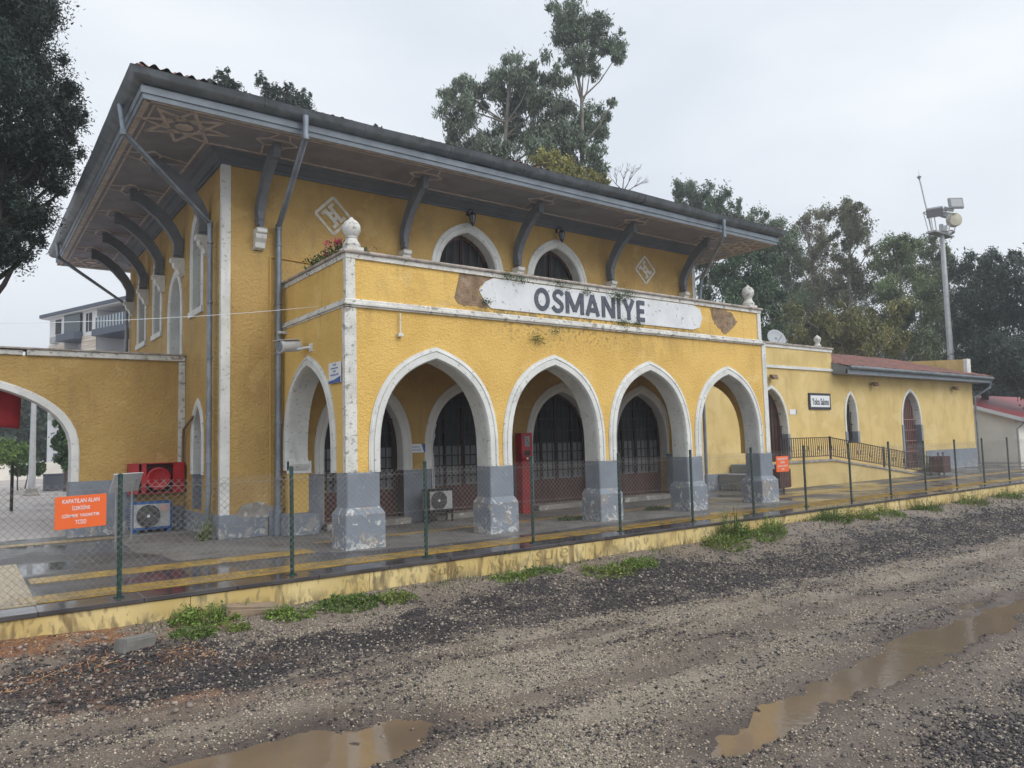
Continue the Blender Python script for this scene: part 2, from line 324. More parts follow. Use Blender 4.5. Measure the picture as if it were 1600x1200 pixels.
# piers
def pier(x0, x1, y0, y1, bx0, bx1, by0, by1):
    mb = MB(); mb.box(x0, x1, y0, y1, .70, 1.372)
    o = mb.build('pier', grey, ST, bev=.02)
    mb = MB(); z = [(-.0, 0), (0, .62), (.13, .74)]
    rows = [[(bx0+o_*(x0-bx0)/.13, by0+o_*(y0-by0)/.13, zz), (bx1+o_*(x1-bx1)/.13, by0+o_*(y0-by0)/.13, zz), (bx1+o_*(x1-bx1)/.13, by1+o_*(y1-by1)/.13, zz), (bx0+o_*(x0-bx0)/.13, by1+o_*(y1-by1)/.13, zz)] for o_, zz in z]
    mb.strip(rows, 0, closed=True); mb.build('pedestal', grey_peel, o, bev=.015)
pier(-.04, .62, -.04, .44, -.10, .69, -.11, .52)
for a, b in ((3.12, 3.70), (6.18, 6.76), (9.24, 9.82)): pier(a-.01, b+.01, -.04, .47, a-.07, b+.07, -.11, .54)
pier(12.29, 12.86, -.04, .46, 12.19, 12.96, -.13, .56)
mb = MB(); mb.box(-.12, .56, 2.7, 3.353, 0, .46); mb.build('plinth', grey_base, ST, bev=.02)
mb = MB(); mb.box(12.2, 12.95, 3.0, 3.353, 0, 1.37); mb.build('pier', grey, ST, bev=.02)
# corner strips, bands, copings
mb = MB(); mb.box(-.055, .18, -.025, .10, 1.375, 4.42); mb.box(-.02, .17, -.012, .1, 4.54, 5.36); mb.build('corner_strip', white_dirty, ST, bev=.006)
mb = MB(); mb.box(12.64, 12.83, -.025, .1, 1.375, 4.42); mb.box(12.52, 12.68, -.012, .1, 4.54, 5.36); mb.build('corner_strip', white, ST, bev=.006)
def porch_ring(name, m, prof):
    mb = MB(); rows = []
    for o, z in prof: rows.append([(-o, YM0-.003, z), (-o, -o, z), (PW+o, -o, z), (PW+o, YM0-.003, z)])
    mb.strip(rows, 0); mb.build(name, m, ST)
porch_ring('band', white_dirty, [(-.05, 4.43), (.05, 4.43), (.05, 4.46), (.085, 4.465), (.085, 4.50), (.05, 4.515), (.05, 4.56), (.02, 4.585), (-.05, 4.585)])
porch_ring('parapet_rim', white_dirty, [(-.02, 5.35), (.025, 5.35), (.03, 5.44), (-.02, 5.44)])
porch_ring('coping', tilecop, [(-.40, 5.443), (.065, 5.443), (.075, 5.47), (.06, 5.50), (-.40, 5.51)])
# name panel and lettering
NP = [(2.95, 5.03), (3.10, 5.22), (3.32, 5.33), (9.75, 5.33), (10.02, 5.25), (10.10, 5.02), (9.98, 4.76), (9.70, 4.68), (3.25, 4.68), (3.08, 4.82)]
mb = MB(); mb.slab(NP, PF(0), -.012, .02); pn = mb.build('name_panel', panelwhite, ST)
LT = {'O': (.50, None), 'S': (.40, None), 'M': (.60, [((.055, 0), (.055, 1)), ((.085, .97), (.50, .12)), ((.915, .97), (.50, .12)), ((.945, 0), (.945, 1))]), 'A': (.52, [((.09, 0), (.50, .98)), ((.91, 0), (.50, .98)), ((.24, .27), (.76, .27))]),
 'N': (.50, [((.11, 0), (.11, 1)), ((.14, .96), (.86, .04)), ((.89, 0), (.89, 1))]), 'İ': (.13, [((.5, 0), (.5, 1)), ((.5, 1.09), (.5, 1.25))]), 'Y': (.47, [((.5, 0), (.5, .48)), ((.5, .42), (.10, 1)), ((.5, .42), (.90, 1))]), 'E': (.33, [((.17, 0), (.17, 1)), ((.17, .075), (1, .075)), ((.17, .5), (.92, .5)), ((.17, .925), (1, .925))])}
def bold_word(word, x0, zc, H, gap, sw, y, mat, parent):
    k = 0; mb = MB(); x = x0
    for ch in word:
        w_, st = LT[ch]; w_ *= H/.6
        def P(a, b): return (x+a*w_, y-.001*(k % 5), zc-H/2+b*H)
        if ch == 'O':
            o_ = [(x+w_/2+w_*.53*math.cos(q), zc+H*.52*math.sin(q)) for q in np.linspace(0, 2*math.pi, 33)[:-1]]; i_ = [(x+w_/2+(w_*.53-sw)*math.cos(q), zc+(H*.52-sw)*math.sin(q)) for q in np.linspace(0, 2*math.pi, 33)[:-1]]
            mb.slab(o_, PF(y), -.012, 0, [i_])
        elif ch == 'S':
            c_ = [(.93, .80), (.80, .90), (.60, .955), (.40, .93), (.22, .84), (.17, .73), (.25, .62), (.45, .54), (.66, .46), (.83, .36), (.86, .25), (.77, .13), (.57, .06), (.36, .06), (.17, .13), (.03, .24)]
            L1, L2 = [], []
            for n_, (a, b) in enumerate(c_):
                p, q = c_[max(n_-1, 0)], c_[min(n_+1, len(c_)-1)]; dx, dz = (q[0]-p[0])*w_, (q[1]-p[1])*H; l_ = math.hypot(dx, dz); nx_, nz_ = -dz/l_*sw*.47, dx/l_*sw*.47
                L1.append((x+a*w_+nx_, zc-H/2+b*H+nz_)); L2.append((x+a*w_-nx_, zc-H/2+b*H-nz_))
            mb.slab(L1+L2[::-1], PF(y), -.012, 0)
        else:
            for a, b in st:
                A_, B_ = Vector(P(*a)), Vector(P(*b)); mb.bar(A_-Vector((0, .006, 0)), B_-Vector((0, .006, 0)), sw, .012, up=(0, -1, 0)); k += 1
        x += w_+gap
    return mb.build('lettering', mat, parent)
bold_word('OSMANİYE', 4.42, 5.00, .50, .085, .108, -.013, slate_ink, pn)
def blob(mb, pts, P, t0, t1, jag=.028):
    o = []
    for i, (a, b) in enumerate(pts):
        c, d = pts[(i+1) % len(pts)]
        m_ = 9
        for k in range(m_): u_ = random.uniform(-jag, jag); o.append((a+(c-a)*k/m_+u_*.4, b+(d-b)*k/m_+u_))
    mb.slab(o, P, t0, t1)
mb = MB(); blob(mb, [(2.50, 5.36), (3.28, 5.36), (3.22, 5.22), (3.0, 5.15), (2.93, 5.0), (3.02, 4.86), (3.2, 4.75), (3.15, 4.66), (2.42, 4.70), (2.36, 4.85)], PF(0), .008, .03); mb.build('bare_patch', plaster, ST)
mb = MB(); blob(mb, [(10.45, 5.30), (10.9, 5.36), (11.35, 5.28), (11.62, 5.02), (11.40, 4.86), (11.05, 4.64), (10.85, 4.78), (10.60, 4.95)], PF(0), .008, .03); mb.build('bare_patch', plaster, ST)
# finials
def finial(x, y, z, s=1):
    mb = MB(); mb.box(x-.17*s, x+.17*s, y-.17*s, y+.17*s, z, z+.06)
    mb.lathe([(.16, .06), (.17, .12), (.12, .20), (.105, .24), (.12, .26), (.10, .28), (.14, .33), (.172, .41), (.165, .50), (.12, .57), (.05, .62), (.02, .66), (.0, .67)], (x, y, z), 20)
    mb.v = [(x+(a-x)*s, y+(b-y)*s, z+(c-z)*s) for a, b, c in mb.v] if s != 1 else mb.v
    return mb.build('finial', white_dirty, ST, smooth=True)
finial(.17, .14, 5.51); finial(12.35, .14, 5.51)
# ---- main block
mb = MB()
doors = [(1.93, 1.0, 1.65, 1.55), (4.85, 1.10, 1.65, 1.6), (8.0, 1.10, 1.65, 1.6), (11.2, 1.10, 1.65, 1.6)]   # cx, half width, spring, rise
out = [(XM0, .0)]
for cx, hw, zs, h in doors: out += arch(cx, hw, zs, h, 0)
out += [(XM1, 0), (XM1, ZT), (XM0, ZT)]
wins = [(4.92, .92, 6.05, 1.33), (7.97, .92, 6.05, 1.33)]
holes = [arch(cx, hw, zs, h, 4.56) for cx, hw, zs, h in wins]
mb.slab(out, PF(YM0), 0, .42, holes)
sd_open = [(5.25, .40, 1.9, .95, .5), (5.42, .42, 6.55, .75, 5.12), (7.58, .62, 5.35, .95, 4.18), (9.74, .42, 6.55, .75, 5.12), (11.95, .5, 6.55, .75, 5.12), (9.0, .5, 1.9, .95, .5)]
holes = [arch(c, hw, zs, h, z0) for c, hw, zs, h, z0 in sd_open]
mb.slab([(YM0+.42, 0), (YM1, 0), (YM1, ZT), (YM0+.42, ZT)], PS(XM0), 0, .42, holes)
mb.box(XM1-.4, XM1, YM0+.42, YM1, 0, ZT); mb.box(XM0+.42, XM1-.4, YM1-.4, YM1, 0, ZT)
mb.build('main_wall', stucco_old, ST)
mb = MB(); mb.box(XM0+.43, XM1-.41, YM0+1.3, YM0+1.35, 0, 7.9); mb.box(XM0+1.2, XM0+1.25, YM0+1.4, YM1-.5, 0, 7.9); mb.build('inner_partition', dark_m, ST)
for cx, hw, zs, h in doors+wins:
    mb = MB(); z0 = 1.252 if zs < 3 else 4.56
    prof = [(0, .40), (0, .05), (0, 0), (.15, -.035), (.5, -.035), (.56, -.02), (.62, -.035), (.95, -.03), (1, -.02), (1, .01)]
    trim(mb, PF(YM0), cx, hw-.004, hw+.24, zs, h-.004, h+.26, z0, prof); mb.build('arch_trim', white_in if zs < 3 else white, ST, smooth=True)
for c, hw, zs, h, z0 in sd_open:
    mb = MB(); prof = [(0, .40), (0, 0), (.2, -.035), (.8, -.035), (1, -.02), (1, .01)]; zl = z0 if z0 > 3 else 1.3
    trim(mb, PS(XM0), c, hw-.004, hw+.17, zs, h-.004, h+.19, zl, prof); o = mb.build('arch_trim', white, ST, smooth=True)
    if z0 > 5:
        mb = MB(); mb.box(XM0-.06, XM0+.3, c-hw-.2, c+hw+.2, z0-.14, z0-.002); mb.build('window_sill', white, ST)
    if z0 < 3:
        for a_ in (c-hw-.01, c+hw-.03): mb = MB(); mb.slab([(a_, z0), (a_+.04, z0), (a_+.04, 1.3), (a_, 1.3)], PS(XM0), -.01, .4); mb.build('jamb', grey, ST)
    mb = MB(); mb.slab(arch(c, hw-.006, zs, h-.006, z0), PS(XM0), .28, .32); o = mb.build('side_window' if z0 > 1 else 'side_door', curtain if z0 > 5 else (wood_dark if z0 < 3 else M('grey_shutter', (.20, .24, .27), (.16, .20, .23), 1, .6)), ST)
    mb = MB()
    for k in (-.5, 0, .5): mb.slab([(c+k*hw-.02, z0), (c+k*hw+.02, z0), (c+k*hw+.02, zs+h*.6), (c+k*hw-.02, zs+h*.6)], PS(XM0), .25, .279)
    mb.build('mullion', white if z0 > 3 else wood_dark, o)
def arched_door(cx, hw, zs, h, yb, full=True, z0=0, cw=curtain, leafs=(-.45, .28)):
    """glazed door: panes, wooden leaves, panels, grille"""
    def zt(x): 
        x = abs(x-cx)/hw
        c = bz(1, 1, 24); 
        for (a, b), (a2, b2) in zip(c, c[1:]):
            if a2 <= x <= a: return zs+h*(b+(b2-b)*((a-x)/(a-a2+1e-9)))
        return zs
    mb = MB(); mb.slab(arch(cx, hw-.01, zs, h-.01, z0), PF(yb), 0, .03); d = mb.build('door' if full else 'window', glass_dark, ST)
    mb = MB()
    A = arch(cx, hw-.012, zs, h-.012, z0); B = arch(cx, hw-.10, zs, h-.11, z0)
    mb.slab(A+B[::-1], PF(yb), -.06, -.002)
    for x in ((cx-.05, cx+.05),)+(((cx-hw*.52-.02, cx-hw*.52+.02), (cx+hw*.52-.02, cx+hw*.52+.02)) if full else ()):
        mb.box(x[0], x[1], yb-.055, yb-.004, z0+.1, zt((x[0]+x[1])/2)-.06)
    if full: mb.box(cx-hw+.1, cx+hw-.1, yb-.05, yb-.003, z0+.14, z0+.80)
    mb.build('door_frame' if full else 'window_frame', wood_dark, d)
    if full:
        mb = MB()
        for a, b in ((cx-hw+.10, cx-.05), (cx+.05, cx+hw-.10)): mb.box(a, b, yb-.012, yb-.003, z0+.80, z0+1.80)
        mb.build('curtain', cw, d)
    mb = MB(); n = 11 if full else 7
    for i in range(n):
        x = cx-hw+.16+(2*hw-.32)*i/(n-1)
        mb.box(x-.014, x+.014, yb-.10, yb-.076, z0+.85 if full else z0+.1, zt(x)-.09)
    for z in ((1.05, 1.3, 1.56, 1.82, 2.15, 2.48, 2.8) if full else (z0+.8, z0+1.4, z0+1.9)): mb.box(cx-hw+.1, cx+hw-.1, yb-.104, yb-.072, z-.015, z+.015)
    mb.build('grille', iron, d)
    return d
for i, (cx, hw, zs, h) in enumerate(doors):
    arched_door(cx, hw, zs, h, YM0+.36)
    mb = MB(); mb.box(cx-hw-.05, cx+hw+.05, YM0-.28, YM0+.35, 0.0, .14); mb.build('doorstep', concrete, ST, bev=.01)
for cx, hw, zs, h in wins: arched_door(cx, hw, zs, h, YM0+.36, False, 4.56)
# grey dado on the porch's back wall
edges = [XM0-.004]+[e for cx, hw, zs, h in doors for e in (cx-hw-.02, cx+hw+.02)]+[XM1+.004]
for a, b in zip(edges[2::2], edges[3::2]):
    if b > 13: continue
    mb = MB(); mb.box(a-.0, b+.0, YM0-.006, YM0+.01, 0.002, 1.25); mb.box(a-.02, a+.0, YM0-.004, YM0+.35, 0.15, 1.25); mb.box(b, b+.02, YM0-.004, YM0+.35, .15, 1.25); mb.build('dado', grey, ST)
for a, b in ((.56, edges[1]), (edges[-2], 12.35)): mb = MB(); mb.box(a, b, YM0-.006, YM0+.01, .002, 1.25); mb.build('dado', grey, ST)
mb = MB(); mb.box(XM0-.05, -.35, YM0-.05, YM0+.6, 0, .50); mb.box(XM0-.05, XM0+.02, YM0+.602, YM1, 0, .46); mb.build('plinth', grey_base, ST, bev=.015)
mb = MB(); blob(mb, [(-1.0, .50), (-.9, .66), (-.65, .74), (-.4, .68), (-.22, .60), (-.22, .38), (-.6, .42), (-.95, .44)], PF(YM0), -.058, .0, .02); mb.build('bare_patch', concrete, ST)
mb = MB(); mb.box(-.33, -.06, YM0-.07, YM0+.02, 0, .52); mb.build('plinth_block', grey, ST)
mb = MB(); mb.box(XM0-.025, XM0+.17, YM0-.025, YM0+.1, .5, 7.95); mb.build('corner_strip', white, ST, bev=.006)
mb = MB(); mb.box(XM1-.13, XM1+.025, YM0-.025, YM0+.1, .0, 7.95); mb.build('corner_strip', white, ST, bev=.006)
# ---- eaves
ER = (-3.20, 15.85, 1.42, 15.95)
mb = MB(); mb.slab([(ER[0], ER[2]), (ER[1], ER[2]), (ER[1], ER[3]), (ER[0], ER[3])], lambda a, b, t: (a, b, 8.15+t), 0, .05); mb.build('soffit', soffit_m, ST)
mb = MB(); rectsweep(mb, (XM0, XM1, YM0, YM1), [(0.001, 7.93), (.05, 7.93), (.06, 7.99), (.10, 8.0), (.22, 8.08), (.30, 8.10), (.34, 8.149), (0, 8.149)]); mb.build('cornice', bluegrey, ST)
sagn = [random.uniform(-.012, .012) for _ in range(97)]
sag = lambda i: sagn[i % 96]+.012*math.sin(i*.9)
mb = MB(); rectsweep(mb, ER, [(-.02, 8.12), (.01, 8.12), (.02, 8.21), (.045, 8.215), (.05, 8.34), (.03, 8.36), (-.02, 8.36)]); mb.build('fascia', fascia_m, ST, bev=.0)
mb = MB(); rectsweep(mb, ER, [(.0, 8.365), (.06, 8.365), (.16, 8.40), (.23, 8.47), (.25, 8.56), (.265, 8.575), (.245, 8.58), (.22, 8.56), (.20, 8.48), (.15, 8.43), (.0, 8.42)], 24, sag); mb.build('gutter', zinc, ST, smooth=True)
# gutter joints
mb = MB()
for i in range(1, 9):
    x = ER[0]+i*2.1; mb.tube([(x, ER[2]-.03, 8.375), (x, ER[2]-.16, 8.39), (x, ER[2]-.235, 8.46), (x, ER[2]-.262, 8.57)], .012, 5)
mb.build('gutter_joint', zinc, ST)
# ornaments under the eaves
ZS = 8.143
def fl(mb, pts, wd, closed=False, z=ZS):
    pts = list(pts)+([pts[0]] if closed else [])
    for i, (a, b) in enumerate(zip(pts, pts[1:])): mb.bar((a[0], a[1], z), (b[0], b[1], z), wd, .022+.002*(i % 3))
def frame_rect(mb, x0, x1, y0, y1, wd): fl(mb, [(x0, y0), (x1, y0), (x1, y1), (x0, y1)], wd, True)
mb = MB(); frame_rect(mb, ER[0]+.07, ER[1]-.07, ER[2]+.07, ER[3]-.07, .12); frame_rect(mb, ER[0]+.22, ER[1]-.22, ER[2]+.22, ER[3]-.22, .035)
frame_rect(mb, XM0-.48, XM1+.48, YM0-.48, YM1+.48, .045); mb.build('soffit_border', tan, ST)
def star(cx, cy):
    mb = MB(); R1 = .84
    for s in range(2):
        pts = []
        for k in range(8):
            q = math.pi/8*0+k*3*math.pi/4; pts.append((cx+R1*(1-.11*s)*math.cos(q), cy+R1*(1-.11*s)*math.sin(q)))
        fl(mb, pts, .035, True, ZS-.004*s)
    mb.lathe([(.17, 0), (.17, .02), (.0, .02)], (cx, cy, ZS-.018), 8); mb.build('star_ornament', tan, ST)
EX0, EY0 = (ER[0]+XM0)/2-.06, (ER[2]+YM0)/2-.06
for c in ((EX0, EY0), (ER[1]-(EX0-ER[0]), EY0), (EX0, ER[3]-(EY0-ER[2])), (ER[1]-(EX0-ER[0]), ER[3]-(EY0-ER[2]))): star(*c)
def bracket(base, ox, oy):
    """base = point on wall; (ox,oy) outward direction"""
    bx, by = base; O = Vector((ox, oy, 0)); T = Vector((-oy, ox, 0))
    def P3(o, z, t): v = Vector((bx, by, z))+O*o+T*t; return tuple(v)
    A = [(.03, 6.78), (.03, 7.06), (.17, 7.36), (.42, 7.68), (.72, 7.93), (.95, 8.06), (1.04, 8.10), (1.04, 8.147)]
    B = [(.22, 6.78), (.24, 6.96), (.38, 7.22), (.62, 7.50), (.92, 7.75), (1.08, 7.84), (1.22, 7.86), (1.22, 8.147)]
    mb = MB(); mb.slab(A+B[::-1], lambda a, b, t: P3(a, b, t), -.065, .065)
    for z0, z1, d in ((6.66, 6.78, .06), (6.58, 6.66, .04)):
        pts = [P3(.03-.0, z0, -d), P3(.24, z0, -d), P3(.24, z0, d), P3(.03, z0, d), P3(.03, z1, -d), P3(.26, z1, -d), P3(.26, z1, d), P3(.03, z1, d)]
        mb.add(pts, [(3,2,1,0),(4,5,6,7),(0,1,5,4),(1,2,6,5),(2,3,7,6),(3,0,4,7)])
    br = mb.build('bracket', bracket_m, ST, bev=.012)
    mb = MB(); mb.slab([(0, 6.58), (.30, 6.58), (.30, 6.50), (.25, 6.47), (.23, 6.38), (.15, 6.30), (.12, 6.19), (.03, 6.16), (0, 6.16)], lambda a, b, t: P3(a, b, t), -.105, .105); mb.build('corbel', white, br, bev=.012)
    # rosette where it meets the soffit + lines to the border
    mb = MB(); c = (bx+ox*1.22, by+oy*1.22); tx, ty = -oy, ox
    h = [(c[0]+ox*a+tx*b, c[1]+oy*a+ty*b) for a, b in ((.0, .42), (.16, .22), (.16, -.22), (0, -.42), (-.16, -.22), (-.16, .22))]
    fl(mb, h, .05, True)
    fl(mb, [(c[0]+ox*a+tx*b, c[1]+oy*a+ty*b) for a, b in ((.16, .22), (.50, .10))], .04); fl(mb, [(c[0]+ox*a+tx*b, c[1]+oy*a+ty*b) for a, b in ((.16, -.22), (.50, -.10))], .04)
    fl(mb, [(c[0]+ox*a+tx*b, c[1]+oy*a+ty*b) for a, b in ((-.16, .22), (-.72, .10))], .04, z=ZS-.001); fl(mb, [(c[0]+ox*a+tx*b, c[1]+oy*a+ty*b) for a, b in ((-.16, -.22), (-.72, -.10))], .04, z=ZS-.001)
    mb.build('soffit_rosette', tan, ST)
for x in (-.56, 2.97, 6.45, 9.95, 13.25): bracket((x, YM0), 0, -1)
for y in (4.35, 6.75, 8.95, 11.1, 13.3): bracket((XM0, y), -1, 0)
for y in (4.35, 13.3): bracket((XM1, y), 1, 0)
# roof
def tiled(name, parent, A, B, C_, D, pitch=.21, amp=.035, crs=.36):
    """A,B lower edge; C_,D upper edge above B,A; corrugated tile surface"""
    A, B, C_, D = map(lambda p: np.array(p, float), (A, B, C_, D)); n = np.cross(B-A, D-A); n /= np.linalg.norm(n); n = n if n[2] > 0 else -n
    Lx = np.linalg.norm(B-A); e = (B-A)/Lx; nx = int(Lx/pitch)*6; Ly = np.linalg.norm((D-A)-e*((D-A)@e)); up = ((D-A)-e*((D-A)@e))/Ly; ny = max(2, int(Ly/crs))*2
    s0 = (D-A)@e; s1 = (C_-A)@e; V = []
    for j in range(ny+1):
        v = min(1, (j//2+(j % 2)*.96)/(ny/2)); lift = .03*(1-(j % 2))
        a, b = s0*v, Lx+(s1-Lx)*v
        for i in range(nx+1):
            s = min(max(Lx*i/nx, a), b); k = math.sin(2*math.pi*s/pitch); V.append(A+e*s+up*(Ly*v)+n*(amp*k+lift+(.075*math.exp(-(s/1.7)**2)+.03*math.exp(-((s-8)/1.5)**2) if Lx > 18 and v < .1 else 0)+.012*math.sin(s*2.3)+.01*math.sin(s*7+v*30)))
    V = np.array(V); i = np.arange(nx); F = np.concatenate([np.stack([j*(nx+1)+i, j*(nx+1)+i+1, (j+1)*(nx+1)+i+1, (j+1)*(nx+1)+i], 1) for j in range(ny)])
    return npmesh(name, V, F, rooftile, parent, smooth=True)
RO = .12; RX0, RX1, RY0, RY1 = ER[0]-RO, ER[1]+RO, ER[2]-RO, ER[3]+RO; RZ = 8.572; dp = (RY1-RY0)/2; RH = dp*math.tan(math.radians(21.5))
r0, r1 = (RX0+dp, (RY0+RY1)/2, RZ+RH), (RX1-dp, (RY0+RY1)/2, RZ+RH)
rf = tiled('roof', ST, (RX0, RY0, RZ), (RX1, RY0, RZ), r1, r0)
tiled('roof_slope', rf, (RX0, RY1, RZ), (RX0, RY0, RZ), r0, r0); tiled('roof_slope', rf, (RX1, RY0, RZ), (RX1, RY1, RZ), r1, r1); tiled('roof_slope', rf, (RX1, RY1, RZ), (RX0, RY1, RZ), r0, r1)
mb = MB()
for a, b in (((RX0, RY0, RZ), r0), ((RX1, RY0, RZ), r1), ((RX0, RY1, RZ), r0), ((RX1, RY1, RZ), r1), (r0, r1)):
    a, b = Vector(a), Vector(b); n = int((b-a).length/.38)
    for i in range(n):
        p, q = a+(b-a)*(i/n), a+(b-a)*((i+1.1)/n); mb.tube([p+Vector((0, 0, .0)), q+Vector((0, 0, .015))], [.105, .085], 8)
mb.build('ridge_tiles', rooftile, rf, smooth=True)
# downpipes
def pipe(pts, r=.055, name='downpipe', m=zincp, rings=()):
    mb = MB(); mb.tube(pts, r, 12)
    for p in pts[1:-1]: mb.tube([Vector(p)+Vector((0, 0, .05)), Vector(p)-Vector((0, 0, .05))], r*1.18, 12)
    o = mb.build(name, m, ST, smooth=True)
    if rings:
        mb = MB()
        for (x, y, z) in rings: mb.tube([(x, y, z+.02), (x, y, z-.02)], r*1.25, 12)
        mb.build('pipe_clamp', m, o)
    return o
pipe([(-.30, 1.22, 8.44), (-.30, 1.22, 8.0), (-.15, 3.22, 6.70), (-.15, 3.22, 3.6), (-.16, 3.24, 0.05)], .062, rings=[(-.15, 3.22, z) for z in (6.3, 5.0, 3.9, 2.4, 1.2, .5)])
mb = MB(); mb.tube([(-.16, 3.24, .62), (-.16, 3.24, .0)], .085, 12); mb.build('pipe_shoe', zincp, ST, smooth=True)
pipe([(-3.38, 2.70, 8.44), (-3.38, 2.25, 7.75), (-1.45, 3.78, 6.72), (-1.45, 3.75, 1.0), (-1.46, 3.86, .12)], .055, rings=[(-1.45, 3.76, z) for z in (6.3, 5, 3.8, 2.6, 1.6)])
pipe([(-3.38, 14.2, 8.44), (-3.38, 13.6, 7.85), (-1.42, 13.9, 6.6), (-1.42, 13.9, .1)], .055)
pipe([(12.85, 1.22, 8.44), (12.83, 1.22, 7.95), (14.02, 3.1, 7.1), (14.05, 3.25, 6.3), (14.05, 3.28, .1)], .055)
pipe([(16.05, 4.4, 8.44), (16.05, 4.4, 7.9), (14.1, 5.2, 6.5), (14.05, 5.3, .1)], .055)
mb = MB(); mb.tube([(-.30, 3.33, 6.05), (-.30, 3.33, .55)], .018, 6); mb.tube([(-.30, 3.33, 6.04), (-.02, 3.33, 6.04), (.9, 3.33, 6.0)], .015, 6); mb.build('conduit', M('conduit_orange', (.55, .33, .08), None, rough=.6), ST)
mb = MB(); mb.tube([(-1.36, 6.44, .9), (-1.36, 6.44, 2.0), (-1.40, 6.2, 2.35), (-1.40, 5.3, 2.62)], .03, 8); mb.build('conduit', M('conduit_brown', (.20, .14, .09), None, rough=.6), ST, smooth=True)
# emblems
def emblem(cx, cz, s):
    mb = MB(); y = YM0-.006
    def b2(a, b, wd, rt=True):
        if rt: a, b = [((p-q)*.62, (p+q)*.62) for p, q in (a, b)]
        mb.bar((cx+a[0]*s, y, cz+a[1]*s), (cx+b[0]*s, y, cz+b[1]*s), wd*s, .02+random.uniform(0, .003), up=(0, -1, 0))
    d = [(0, 1), (1, 0), (0, -1), (-1, 0)]
    for i in range(4): b2(d[i], d[(i+1) % 4], .15, False)
    # H figure with a square hole
    for sx in (-1, 1): b2((sx*.19, -.55), (sx*.19, .55), .19)
    for sz in (-1, 1): b2((-.28, sz*.20), (.28, sz*.20), .19); b2((-.52, sz*.52), (-.10, sz*.52), .17); b2((.10, sz*.52), (.52, sz*.52), .17)
    mb.build('diamond_emblem', fade, ST)
emblem(1.18, 7.21, .44); emblem(11.60, 7.17, .44)
# ---- right wing
YW = 4.3; WX0, WX1, WX2 = XM1, 23.75, 37.2
mb = MB(); o1 = [(WX0, 0)]+arch(19.35, .95, 1.9, 1.75, 0)+[(WX1, 0), (WX1, 5.40), (WX0, 5.40)]
mb.slab(o1, PF(YW), 0, .4)
mb.slab([(WX1, 0), (WX2, 0), (WX2, 4.42), (WX1, 4.42)], PF(YW), 0, .4, [arch(25.06, .42, 2.35, 1.18, 1.45), arch(30.4, .86, 2.2, 1.55, .15)])
mb.box(WX2-.4, WX2, YW+.4, 12.5, 0, 4.42); mb.box(WX0, WX0+.3, YW+.402, 12, 4.5, 5.4); mb.box(WX1-.35, WX1, YW+.402, 12, 4.4, 5.4)
mb.box(WX0, WX2-.4, 12.1, 12.5, 0, 4.42); mb.box(WX0, WX1, 11.7, 12.0, 4.5, 5.4)
mb.build('wing_wall', stucco_fine, ST)
mb = MB(); mb.box(WX0+.3, WX1-.35, YW+.402, 11.7, 4.4, 4.5); mb.build('wing_flat_roof', concrete, ST)
mb = MB(); mb.box(WX0+.03, WX1+.04, YW-.06, YW-.001, 4.47, 4.58); mb.build('band', white, ST)
mb = MB(); mb.box(WX0+.03, WX1+.03, YW-.035, YW-.001, 5.28, 5.40); mb.build('parapet_rim', white, ST)
mb = MB(); mb.box(WX0+.03, WX1+.08, YW-.08, YW+.42, 5.403, 5.47); mb.box(WX1-.37, WX1+.08, YW+.422, 12, 5.403, 5.47); mb.box(WX0, WX1-.38, 11.65, 12.05, 5.403, 5.47); mb.build('coping', tilecop, ST)
finial(23.30, 4.62, 5.47, .85); finial(23.4, 11.2, 5.47, .01) if False else None
for a, b, c in ((WX0, 17.4, .55), (31.6, WX2, .95)): mb = MB(); mb.box(a, b, YW-.03, YW-.001, 0, c); mb.build('dado', grey_base, ST)
for cx, hw, zs, h, z0, zg in ((19.35, .95, 1.9, 1.75, .9, 1.9), (25.06, .42, 2.35, 1.18, 1.45, 1.95), (30.4, .86, 2.2, 1.55, .15, 2.3)):
    mb = MB(); prof = [(0, .40), (0, 0), (.2, -.03), (.8, -.03), (1, -.02), (1, .01)]; trim(mb, PF(YW), cx, hw-.004, hw+.12, zs, h-.004, h+.15, z0, prof); mb.build('arch_trim', white, ST, smooth=True)
    for a_ in (cx+hw-.03, cx-hw-.13): mb = MB(); mb.box(a_, a_+.16, YW-.038, YW+.38, z0, min(zg, zs)); mb.build('jamb', grey, ST)
    mb = MB(); mb.slab(arch(cx, hw-.01, zs, h-.01, z0), PF(YW), .3, .34); o = mb.build('door' if hw > .5 else 'window', wood_dark, ST)
    mb = MB(); n = 9 if hw > .5 else 6
    for i in range(n):
        x = cx-hw+.1+(2*hw-.2)*i/(n-1); q = 1-(abs(x-cx)/hw)**1.6; mb.box(x-.012, x+.012, YW+.20, YW+.224, z0+.1, zs+h*q*.95)
    for k in range(5): z = z0+.3+k*.5; mb.box(cx-hw, cx+hw, YW+.19, YW+.23, z-.015, z+.015)
    mb.build('grille', M('grille_pale', (.30, .17, .15), None, rough=.5) if cx > 28 else iron, o)
